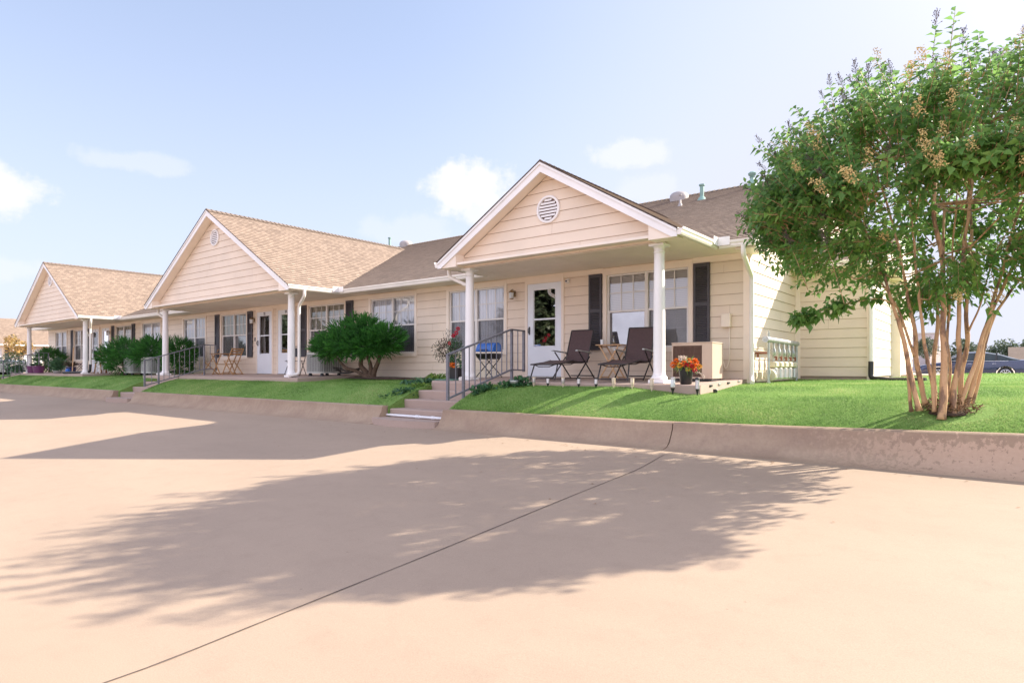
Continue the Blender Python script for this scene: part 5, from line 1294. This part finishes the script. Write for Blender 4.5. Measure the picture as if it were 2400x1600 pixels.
juniper('juniper', 'big flat-topped juniper with bare twisted trunk between the middle and near porches', (-13.1, 10.55, -.05),
        [(-12.25, 10.45, 0.95, .34, .26, .34), (-12.8, 10.3, 1.15, .38, .26, .36), (-13.25, 10.4, 1.23, .38, .26, .38), (-13.65, 10.25, 1.13, .36, .26, .36), (-14.0, 10.35, 0.95, .36, .26, .36), (-14.35, 10.2, 0.80, .34, .25, .34), (-14.55, 10.35, 0.80, .30, .20, .3), (-13.95, 10.15, 0.80, .34, .20, .32), (-13.5, 10.1, 0.80, .34, .22, .32), (-13.05, 10.1, 0.81, .34, .24, .32), (-12.6, 10.2, 0.80, .34, .24, .32), (-12.95, 10.15, 0.80, .28, .16, .28), (-12.35, 10.5, 0.80, .26, .2, .28), (-13.3, 10.7, 0.93, .8, .3, .25)],
        [([(-13.05, 10.6, -.12), (-13.2, 10.55, .12), (-13.35, 10.5, .32), (-13.1, 10.4, .7)], .10), ([(-12.98, 10.6, -.12), (-12.85, 10.55, .15), (-12.62, 10.5, .42), (-12.5, 10.45, .75)], .08), ([(-13.1, 10.58, -.08), (-13.5, 10.5, .14), (-13.85, 10.4, .24), (-14.1, 10.3, .5)], .06), ([(-13.0, 10.55, -.05), (-12.95, 10.5, .3), (-13.05, 10.45, .6)], .07)], 2500)
juniper('juniper', 'dark upright juniper right of the left column of the middle porch', (-24.0, 10.5, -.05),
        [(-23.95, 10.45, 0.78, .55, .45, .5), (-24.0, 10.5, 0.33, .5, .5, .45), (-23.6, 10.5, 0.73, .4, .4, .4)], [([(-24.0, 10.5, -.1), (-24.0, 10.5, .4)], .08)], 700)
juniper('juniper', 'spreading juniper left of the middle porch column above the condenser units', (-26.3, 10.4, -.05),
        [(-26.2, 10.3, 0.83, .75, .40, .5), (-25.5, 10.3, 0.93, .6, .42, .5), (-26.8, 10.3, 0.74, .5, .35, .45), (-25.9, 10.3, 0.74, .6, .35, .5)], [([(-26.2, 10.45, -.1), (-26.1, 10.4, .5)], .07), ([(-26.2, 10.45, -.1), (-26.6, 10.4, .4)], .05)], 900)
juniper('juniper', 'leaning juniper with foliage down to the ground near the farthest porch', (-28.6, 10.3, -.05),
        [(-29.6, 10.3, 0.75, .7, .38, .5), (-28.7, 10.3, 0.95, .8, .42, .5), (-27.9, 10.3, 0.90, .6, .36, .5), (-28.5, 10.2, 0.40, .6, .35, .45), (-28.1, 10.1, 0.30, .5, .28, .4), (-30.2, 10.3, 0.65, .4, .3, .4)], [([(-28.2, 10.3, -.1), (-28.6, 10.3, .6)], .07)], 1050)
juniper('juniper', 'dark rounded shrub beneath the last window of the farthest porch', (-39.2, 10.7, -.05), [(-39.2, 10.7, .65, .9, .55, .5), (-38.5, 10.7, .6, .6, .5, .45), (-40.1, 10.7, .55, .6, .45, .45)], [([(-39.2, 10.7, -.1), (-39.2, 10.7, .4)], .06)], 700)

# ------------------------------------------------------------ small plants and flowers
def leafball(c, r, n, ln, wd, mat, parent, name='foliage', up=.2):
    u = unit(n); rad = rng.uniform(.35, 1, n)[:, None]; P = np.array(c)[None]+u*rad*np.array(r)[None]; D = u+rng.normal(size=(n, 3))*.5+np.array([0, 0, up]); return put(name, leaves(P, D, rng.uniform(*ln, n), rng.uniform(*wd, n)), M[mat], parent)
def fountain(c, n, ln, wd, mat, parent, name='blade_leaves', bend=.55, up=.9):
    a = rng.uniform(0, 2*np.pi, n); D = np.stack([np.cos(a), np.sin(a), rng.uniform(.3, 1, n)*up*1.6], 1); P = np.array(c)[None]+D*np.array([.03, .03, 0]); return put(name, blades(P, D, rng.uniform(*ln, n), rng.uniform(*wd, n), bend), M[mat], parent)
def potmesh(c, r, h, mat, parent, name='pot'):
    b = MB(); b.lathe([(r*.72, 0), (r*.78, .01), (r*.97, h*.88), (r*1.04, h*.9), (r*1.04, h), (r*.93, h), (r*.9, h*.9)], c, 20); return b.build(name, M[mat], parent, smooth=True, auto=40)
def blooms(pts, r, mat, parent, name='blossom'):
    for p in pts:
        n = 46; u = unit(n); P = np.array(p)[None]+u*r*.35; put(name, leaves(P, u+rng.normal(size=(n, 3))*.25, r*.8, r*.6, .2, 0), M[mat], parent)
t = thing('flower_pot', 'dark pot of orange, yellow and white flowers beside the beige air conditioner', 'flower pot', (-3.92, 9.42, -.02))
potmesh((-3.92, 9.42, -.025), .115, .27, 'black', t)
fountain((-3.92, 9.42, .20), 60, (.22, .36), (.014, .026), 'lime', t, bend=.75); fountain((-3.92, 9.42, .22), 14, (.2, .34), (.008, .014), 'panicle_y' if False else 'lime', t, up=1.6, bend=.2)
cx, cy = -3.92, 9.42
def off(l, z, d=0): return (cx+.786*l-.618*d, cy+.618*l+.786*d, z)
blooms([off(-.17, .33, -.05), off(-.07, .30, -.12), off(.02, .29, -.13), off(.08, .25, -.14), off(.13, .33, -.05), off(.17, .30, .0), off(0, .33, 0), off(-.2, .28, 0)], .055, 'orange', t)
blooms([off(-.01, .22, -.14), off(.05, .34, .0), off(-.13, .27, -.1), off(.2, .25, -.05)], .045, 'yellow', t)
blooms([off(-.09, .38, -.02), off(-.03, .38, -.02), off(-.06, .36, -.08)], .05, 'cream', t); blooms([off(.09, .20, -.15), off(.05, .26, -.15), off(-.04, .27, -.16)], .04, 'red', t)
n = 60; s = rng.random(n); P = np.stack([cx+.786*(.12+.2*s), cy+.618*(.12+.2*s)-.05, .22-.14*s+rng.normal(size=n)*.015], 1); put('dried_sprig', leaves(P, unit(n), .02, .014), M['cream'], t)
leafball((cx, cy, .27), (.18, .18, .08), 160, (.04, .07), (.02, .03), 'plant', t)

t = thing('rose_bush', 'leggy bronze-leaved rose bush with red blooms left of the near column', 'plant', (-9.55, 10.0, -.05))
for _ in range(26):
    a = random.uniform(0, 2*math.pi); e = Vector((-9.62+.33*math.cos(a)*random.random()**.4+.05, 9.95+.3*math.sin(a), random.uniform(.55, 1.05))); b = MB(); b.tube([(-9.55, 10.0, -.02), (-9.55+(e.x+9.55)*.4, 9.98, e.z*.5), tuple(e)], [.007, .005, .003], 4, False); b.build('stem', M['darkbark'], t)
leafball((-9.68, 9.95, .62), (.34, .3, .28), 900, (.03, .05), (.018, .028), 'bronze', t); leafball((-9.35, 9.9, .62), (.20, .2, .30), 480, (.035, .055), (.02, .03), 'plant', t)
leafball((-9.55, 9.9, .98), (.10, .1, .12), 50, (.025, .04), (.015, .022), 'bronze', t)
blooms([(-9.18, 9.75, .98), (-9.1, 9.72, 1.06), (-9.24, 9.72, .92)], .05, 'red', t); blooms([(-9.38, 9.75, .76)], .04, 'red', t)
t = thing('planter', 'square black planter with orange flowers at the top of the near steps', 'flower pot', (-9.12, 9.72, -.02))
b = MB(); b.loft([[(-9.12+x*r, 9.72+y*r, z) for x, y in ((-1,-1),(1,-1),(1,1),(-1,1))] for r, z in ((.115, -.015), (.14, .21), (.148, .21), (.148, .235), (.13, .235))]); b.build('pot', M['black'], t)
leafball((-9.12, 9.7, .32), (.17, .17, .11), 190, (.05, .08), (.02, .035), 'plant', t); blooms([(-9.14, 9.56, .30), (-9.06, 9.54, .29)], .06, 'orange', t); blooms([(-9.3, 9.6, .42)], .03, 'cream', t)
t = thing('lily_clump', 'arching lime green strap-leaved clump below the rose bush', 'plant', (-9.72, 9.75, -.05)); fountain((-9.72, 9.75, -.03), 90, (.3, .5), (.022, .035), 'lime', t, bend=.6)
t = thing('iris_clump', 'blue green strap leaves at the left corner of the near slab', 'plant', (-9.85, 9.3, -.1)); fountain((-9.75, 9.35, -.1), 70, (.25, .42), (.02, .032), 'plant', t, bend=.45); fountain((-10.15, 9.3, -.1), 60, (.2, .34), (.025, .04), 'plant', t, bend=.8)
t = thing('ground_ivy', 'dark leafy ground ivy beside the lower left of the near steps', 'plant', (-9.65, 8.8, -.25)); leafball((-9.6, 8.75, -.28), (.32, .3, .09), 330, (.05, .09), (.04, .07), 'plant', t); leafball((-9.55, 9.05, -.17), (.28, .16, .08), 160, (.05, .09), (.04, .06), 'lime', t); leafball((-9.85, 8.5, -.36), (.3, .2, .06), 120, (.04, .07), (.03, .05), 'plant', t)
t = thing('pothos', 'glossy dark trailing plant under the near handrail right of the steps', 'plant', (-7.35, 8.9, -.15))
for k in range(9):
    s = k/8; c = (-7.60+s*.75 if s > .4 else -7.60+s*.35, 8.60+.46*min(1, s*1.5), -.27+.20*s); leafball((c[0], c[1], c[2]+.03), (.13, .12, .10), 46, (.07, .11), (.055, .085), 'plant', t, up=.6)
b = MB(); b.lathe([(.03, 0), (.07, .02), (.095, .07), (.09, .075), (.06, .03)], (-7.02, 9.0, -.07), 14); b.build('bowl', M['galv'], t, smooth=True)
# farthest porch pots
def pot_plant(name, lab, loc, pr, ph, pmat, kind, mat, size, n):
    t = thing(name, lab, 'flower pot' if kind != 'shrub' else 'shrub', loc)
    if pr: potmesh(loc, pr, ph, pmat, t)
    c = (loc[0], loc[1], loc[2]+ph)
    if kind == 'f': fountain(c, n, (size*.6, size), (.03, .05), mat, t, bend=.3, up=1.2)
    else: leafball((c[0], c[1], c[2]+size), (size*1.05, size*1.05, size), n, (.07, .12), (.05, .08), mat, t)
    return t
pot_plant('planter', 'round leafy variegated shrub in a pot on the farthest porch', (-34.6, 9.75, -.02), .18, .12, 'galv', 'b', 'plant', .30, 520)
pot_plant('yucca_pot', 'spiky yucca in a dark blue pot on the farthest porch', (-33.1, 9.85, 0), .2, .28, 'bluepot', 'f', 'bronze', .55, 70)
pot_plant('potted_vine', 'tall yellow green vine in a pot right of the farthest porch column', (-31.25, 10.6, 0), .15, .3, 'terracotta', 'b', 'lime', .36, 420)
pot_plant('planter', 'purple planter at the far left edge of the farthest porch', (-37.3, 9.5, -.02), .25, .35, 'purple', 'f', 'plant', .25, 30)
pot_plant('planter', 'purple planter nearer the steps rail of the farthest porch', (-36.2, 9.45, -.02), .25, .35, 'purple', 'f', 'bronze', .2, 24)
pot_plant('garden_shrub', 'feathery green shrub in front of the white pickup truck', (-40.4, 9.5, -.25), 0, .1, 'galv', 'shrub', 'plant', .62, 900)
b = MB(); b.lathe([(.01, -.1), (.06, -.08), (.095, -.03), (.1, 0), (.095, .03), (.06, .08), (.01, .1)], (0,0,0), 18); o = b.build('gazing_ball', M['blue'], None, smooth=True); o.location = (-32.75, 9.62, .10); tag(o, 'blue glass ball by the yucca pot on the farthest porch', 'ball')
b = MB(); b.tube([(0, 0, 0), (-.18, .1, 1.15)], .02, 8); o = b.build('wooden_pole', M['lightwood']); o.location = (-32.45, 9.7, .0); tag(o, 'thin wooden pole leaning beside the yucca pot', 'pole')
def stool(loc, h, mat, lab, n=4, kind='stool'):
    t = thing('stool', lab, 'stool', loc); b = MB(); b.lathe([(.15, h-.035), (.165, h-.03), (.165, h-.008), (.15, h)], (0,0,0), 20); b.build('seat', mat, t, world=False, smooth=True, auto=40)
    for k in range(n):
        a = 2*math.pi*k/n+.6; b = MB(); b.tube([(.1*math.cos(a), .1*math.sin(a), h-.03), (.19*math.cos(a), .19*math.sin(a), 0)], .017, 8); b.build('leg', mat, t, world=False, smooth=True)
    b = MB(); pts = [(.155*math.cos(2*math.pi*k/n+.6), .155*math.sin(2*math.pi*k/n+.6), h*.38) for k in range(n)]
    for k in range(n): b.tube([pts[k], pts[(k+1) % n]], .010, 6)
    b.build('rung', mat, t, world=False)
stool((-30.45, 10.1, .0), .50, M['white'], 'white round stool on the farthest porch under the junipers'); stool((-31.05, 10.25, .0), .62, M['wood'], 'brown wooden stool beside the vine on the farthest porch')
t = thing('plant_stand', 'white folded A-frame stand right of the white stool', 'stand', (-29.85, 10.0, 0))
for s in (-1, 1):
    for d in (-1, 1): b = MB(); b.bar((d*.03, s*.14, .5), (d*.2, s*.16, 0), .03, .02, (0,1,0)); b.build('leg', M['white'], t, world=False)
b = MB(); b.bar((0, -.16, .5), (0, .16, .5), .05, .02); b.bar((.11, -.15, .25), (.11, .15, .25), .02); b.build('cross_bar', M['white'], t, world=False)

# mulch at wall foot under the big juniper
b = MB(); rs = []
for r, z in ((1.0, -.01), (.8, .025), (.4, .04), (.05, .045)): rs.append([(-12.9+1.5*r*math.cos(q)*(1+.1*math.sin(5*q)), 10.85+.5*r*math.sin(q)*(1+.1*math.sin(4*q)), -.065+z+.02) for q in [2*math.pi*j/30 for j in range(30)]])
b.loft(rs); tag(b.build('planting_bed', M['soil'], None, smooth=True), kind='structure')

# ------------------------------------------------------------ distant trees
def far_tree(label, x, y, r, h, mat='fartree', n=1500, z0=-.4, grp='rounded trees beyond the road', name='shade_tree', sc=1):
    t = thing(name, label, 'tree', (x, y, z0), group=grp)
    P = []; 
    cl = [(Vector(unit(1)[0]), random.uniform(.3, .5)) for _ in range(16)]
    for i in range(n):
        u, cr = random.choice(cl); v = Vector(unit(1)[0]); p = u*.62+v*cr*random.random()**.35; P.append((x+p.x*r, y+p.y*r, z0+h-r*.95+p.z*r*.95))
    P = np.array(P); put('crown', leaves(P, unit(n), rng.uniform(.12, .22, n)*r*sc, rng.uniform(.09, .15, n)*r*sc, .2, .1), M[mat], t)
    b = MB(); b.tube([(x, y, z0-.1), (x+.03*r, y, z0+(h-1.7*r)*.6), (x, y, z0+h-r)], [r*.09, r*.07, r*.05], 8); b.build('trunk', M['darkbark'], t, smooth=True)
far_tree('dark slender tree in front of the mauve building', -6.75, 83.7, 1.35, 4.2, n=1500)
far_tree('round hazy tree between the two stem groups of the flowering tree', -4.7, 110.8, 2.3, 4.9)
far_tree('round tree above the rear window of the blue car', .2, 114.6, 2.5, 5.0)
far_tree('round tree at the right edge behind the low brown roof', 4.6, 112.0, 2.8, 5.9)
far_tree('hazy tree farther right behind the low brown roof', 11, 118.0, 3.0, 5.6)
far_tree('broad hazy tree at the end of the distant tree row', 19, 110.0, 3.0, 6)
far_tree('large tree across the drive, behind the viewpoint', -25.4, -13.0, 3.9, 9.6, 'reflecttree', 9000, -1.2, grp='trees across the drive', sc=.8)
far_tree('second large tree across the drive, behind the viewpoint', -60, -15.0, 4.0, 9.0, 'reflecttree', 5200, -1.2, grp='trees across the drive', sc=.8)
far_tree('small autumn-coloured tree in front of the second building', -56.0, 13.4, .95, 3.1, 'autumn', 900, grp='small trees by the second building', name='ornamental_tree')

# ------------------------------------------------------------ turf blades
def turf(n, x0, x1, y0, y1, h, w, seed, dens=None):
    r = np.random.default_rng(seed); X_ = r.uniform(x0, x1, n); Y_ = r.uniform(y0, y1, n) if dens is None else y0+(y1-y0)*r.random(n)**dens
    keep = np.ones(n, bool)
    for a, c in STEPS: keep &= ~((X_ > a-.02) & (X_ < c+.02) & (Y_ < 9.22))
    keep &= ~((X_ > -9.38) & (X_ < -3.58) & (Y_ > 9.17)); keep &= ~((X_ > -23.72) & (X_ < -14.23) & (Y_ > 9.17)); keep &= ~((X_ > -39.62) & (X_ < -29.58) & (Y_ > 9.17))
    keep &= ~((X_ < -3.5) & (Y_ > 11.36)); keep &= ~((X_ < -2.02) & (Y_ > 14.5)); keep &= np.hypot(X_+.48, Y_-8.7) > .44; keep &= ~((np.abs(X_+12.9) < 1.4) & (Y_ > 10.6)); keep &= ~((X_ > -2.1) & (X_ < -.85) & (Y_ > 17.3))
    X_, Y_ = X_[keep], Y_[keep]; Z = np.array([zlawn(a, c) for a, c in zip(X_, Y_)]); m = len(X_)
    D = r.normal(size=(m, 3))*.42; D[:, 2] = 1; D /= np.linalg.norm(D, axis=1, keepdims=True); hh = r.uniform(.5, 1.1, m)*h*(1+.3*np.sin(X_*1.7)*np.cos(Y_*2.3)); S_ = np.cross(D, r.normal(size=(m, 3))); S_ /= np.linalg.norm(S_, axis=1, keepdims=True)
    P = np.stack([X_, Y_, Z-.004], 1); V = np.stack([P-S_*w/2, P+S_*w/2, P+D*hh[:, None]], 1).reshape(-1, 3); return V, np.arange(m*3).reshape(-1, 3)
parts = [turf(210000, -7.7, 4.2, 8.03, 14, .034, .006, 1, 1.6), turf(40000, -3.5, 8, 14, 24, .045, .010, 2), turf(90000, -20.9, -9.36, 8.03, 11.4, .036, .009, 3), turf(35000, -38, -22.6, 8.03, 10.9, .04, .014, 4)]
V, F_ = join(parts); o = fastmesh('grass', V, F_, M['grass']); tag(o, kind='stuff')

# a few fallen leaves along the kerb and on the drive
n = 90; lx_ = rng.uniform(-11, 5, n); ly_ = np.where(rng.random(n) < .8, 7.40-np.abs(rng.normal(size=n))*.25, rng.uniform(4.5, 7.2, n)); P = np.stack([lx_, ly_, np.array([zdrive(0, y) for y in ly_])+.006], 1)
a = rng.uniform(0, 6.28, n); D = np.stack([np.cos(a), np.sin(a), np.full(n, .03)], 1)
V, F_ = leaves(P, D, rng.uniform(.025, .05, n), rng.uniform(.012, .024, n), .12, 0, np.zeros(n)); o = fastmesh('leaf_litter', V, F_, simple('dry_leaf', (.24, .12, .05), .8, .4, 30)); tag(o, kind='stuff')
SKY = .10; SUNE = 3.7; EXPO = 1.6; VEIL0 = .35; VEIL1 = .8
HAZEC = (2.8, 2.9, 3.5); CLOUDC = (3.4, 3.42, 3.55); CLOUDFILL = (5.8, 5.75, 6.9); AUREOLE = (11.5, 11.2, 14)
# ------------------------------------------------------------ sky, sun, camera
SUN = Vector((.8, 1.0, .78)).normalized()
W = bpy.data.worlds.new('World'); S.world = W; W.use_nodes = True; nt = W.node_tree
bg = nt.nodes['Background']
sky = nt.nodes.new('ShaderNodeTexSky'); sky.sky_type = 'NISHITA'; sky.sun_disc = False
sky.sun_elevation = math.asin(SUN.z); sky.sun_rotation = math.atan2(SUN.x, SUN.y)
sky.altitude = 100; sky.air_density = 1.0; sky.dust_density = 2.2; sky.ozone_density = 2.5
tc = N(nt, 'ShaderNodeTexCoord'); sp = N(nt, 'ShaderNodeSeparateXYZ'); L(nt, tc.outputs['Generated'], sp.inputs[0])
az = N(nt, 'ShaderNodeMath', operation='ARCTAN2'); L(nt, sp.outputs[0], az.inputs[0]); L(nt, sp.outputs[1], az.inputs[1])
el = N(nt, 'ShaderNodeMath', operation='ARCSINE'); L(nt, sp.outputs[2], el.inputs[0])
cb = N(nt, 'ShaderNodeCombineXYZ'); L(nt, az.outputs[0], cb.inputs[0]); L(nt, el.outputs[0], cb.inputs[1])
nz = N(nt, 'ShaderNodeTexNoise'); nz.inputs['Scale'].default_value = 20; nz.inputs['Detail'].default_value = 7; nz.inputs['Roughness'].default_value = .6; L(nt, cb.outputs[0], nz.inputs[0])
nf = N(nt, 'ShaderNodeTexNoise'); nf.inputs['Scale'].default_value = 2.6; nf.inputs['Detail'].default_value = 6; L(nt, cb.outputs[0], nf.inputs[0])
# warm pale haze: thin veil strongest near the horizon and towards the sun
clouds = [(-42.0, 15.9, 4.6, 2.6, 1.0), (-42.9, 16.2, 3.2, 2.2, 1.0), (-40.2, 14.0, 3.6, 1.9, .8), (-28.0, 18.6, 4.0, 1.5, .6), (-26.2, 15.6, 3.0, 1.6, .30), (-78.2, 12.4, 3.6, 2.3, .95),
          (-69.2, 15.8, 4.6, 1.0, .32), (-47.5, 12.2, 5, 1.6, .28), (-78, 7.0, 5, 1.2, .35), (-34.5, 12.8, 3.0, 1.2, .22)]
acc = None
for a, e, wa, we, st in clouds:
    v1 = N(nt, 'ShaderNodeVectorMath', operation='SUBTRACT'); L(nt, cb.outputs[0], v1.inputs[0]); v1.inputs[1].default_value = (R_(a), R_(e), 0)
    v2 = N(nt, 'ShaderNodeVectorMath', operation='DIVIDE'); L(nt, v1.outputs[0], v2.inputs[0]); v2.inputs[1].default_value = (R_(wa), R_(we), 1)
    v3 = N(nt, 'ShaderNodeVectorMath', operation='LENGTH'); L(nt, v2.outputs[0], v3.inputs[0])
    ma = N(nt, 'ShaderNodeMath', operation='MULTIPLY_ADD'); L(nt, nz.outputs[0], ma.inputs[0]); ma.inputs[1].default_value = 1.7; ma.inputs[2].default_value = .12
    mb = N(nt, 'ShaderNodeMath', operation='SUBTRACT'); L(nt, ma.outputs[0], mb.inputs[0]); L(nt, v3.outputs[1], mb.inputs[1])
    mr = N(nt, 'ShaderNodeMapRange', interpolation_type='SMOOTHSTEP'); mr.inputs['From Min'].default_value = -.05; mr.inputs['From Max'].default_value = .42; mr.inputs['To Max'].default_value = st
    L(nt, mb.outputs[0], mr.inputs['Value'])
    if acc is None: acc = mr.outputs[0]
    else:
        mx = N(nt, 'ShaderNodeMath', operation='MAXIMUM'); L(nt, acc, mx.inputs[0]); L(nt, mr.outputs[0], mx.inputs[1]); acc = mx.outputs[0]
veil = N(nt, 'ShaderNodeMapRange', interpolation_type='SMOOTHSTEP'); L(nt, el.outputs[0], veil.inputs['Value']); veil.inputs['From Min'].default_value = R_(34); veil.inputs['From Max'].default_value = R_(0)
veil.inputs['To Min'].default_value = VEIL0; veil.inputs['To Max'].default_value = VEIL1
sunw = N(nt, 'ShaderNodeMapRange', interpolation_type='SMOOTHSTEP'); L(nt, az.outputs[0], sunw.inputs['Value']); sunw.inputs['From Min'].default_value = R_(-52); sunw.inputs['From Max'].default_value = R_(-2); sunw.inputs['To Max'].default_value = .5
vs_ = N(nt, 'ShaderNodeMath', operation='ADD', use_clamp=True); L(nt, veil.outputs[0], vs_.inputs[0]); L(nt, sunw.outputs[0], vs_.inputs[1])
c1 = mixc(nt, vs_.outputs[0], sky.outputs[0], HAZEC)
c2 = mixc(nt, acc, c1, CLOUDC)
# unseen bright cloud bank added opposite the sun to lift the facade, and the bright aureole round the sun itself
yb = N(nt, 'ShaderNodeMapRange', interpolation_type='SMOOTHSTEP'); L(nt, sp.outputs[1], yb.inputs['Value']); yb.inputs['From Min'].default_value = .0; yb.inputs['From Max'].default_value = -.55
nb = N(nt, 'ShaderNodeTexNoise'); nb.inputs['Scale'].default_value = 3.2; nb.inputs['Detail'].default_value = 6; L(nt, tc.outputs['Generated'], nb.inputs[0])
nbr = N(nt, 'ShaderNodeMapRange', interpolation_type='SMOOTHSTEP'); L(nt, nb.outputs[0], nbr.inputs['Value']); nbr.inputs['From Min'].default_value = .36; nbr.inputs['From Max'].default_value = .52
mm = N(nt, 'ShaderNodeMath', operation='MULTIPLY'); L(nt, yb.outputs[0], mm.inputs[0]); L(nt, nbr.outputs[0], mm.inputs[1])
c2 = mixc(nt, mm.outputs[0], c2, CLOUDFILL)
dt = N(nt, 'ShaderNodeVectorMath', operation='DOT_PRODUCT'); L(nt, tc.outputs['Generated'], dt.inputs[0]); dt.inputs[1].default_value = SUN
dm = N(nt, 'ShaderNodeMath', operation='MAXIMUM'); L(nt, dt.outputs[1], dm.inputs[0]); dm.inputs[1].default_value = 0
dp = N(nt, 'ShaderNodeMath', operation='POWER'); L(nt, dm.outputs[0], dp.inputs[0]); dp.inputs[1].default_value = 14
c2 = mixc(nt, dp.outputs[0], c2, AUREOLE)
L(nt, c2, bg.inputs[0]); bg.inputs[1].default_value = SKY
li = bpy.data.lights.new('sun', 'SUN'); li.energy = SUNE; li.angle = R_(.55); li.color = (1, .905, .76)
so = bpy.data.objects.new('sun', li); COL.objects.link(so); so.rotation_euler = SUN.to_track_quat('Z', 'Y').to_euler(); so.location = (10, 20, 20)
cd = bpy.data.cameras.new('camera'); cam = bpy.data.objects.new('camera', cd); COL.objects.link(cam); S.camera = cam
cam.location = (0, 0, .229); cam.rotation_euler = (R_(90), 0, math.atan2(.618, .786))
cd.sensor_width = 36; cd.lens = 21.93; cd.shift_y = 62/2400; cd.clip_end = 5000; cd.clip_start = .05
S.view_settings.view_transform = 'Standard'; S.view_settings.look = 'None'; S.view_settings.gamma = 1; S.view_settings.exposure = EXPO
S.cycles.max_bounces = 8; S.cycles.transparent_max_bounces = 24; S.cycles.diffuse_bounces = 5
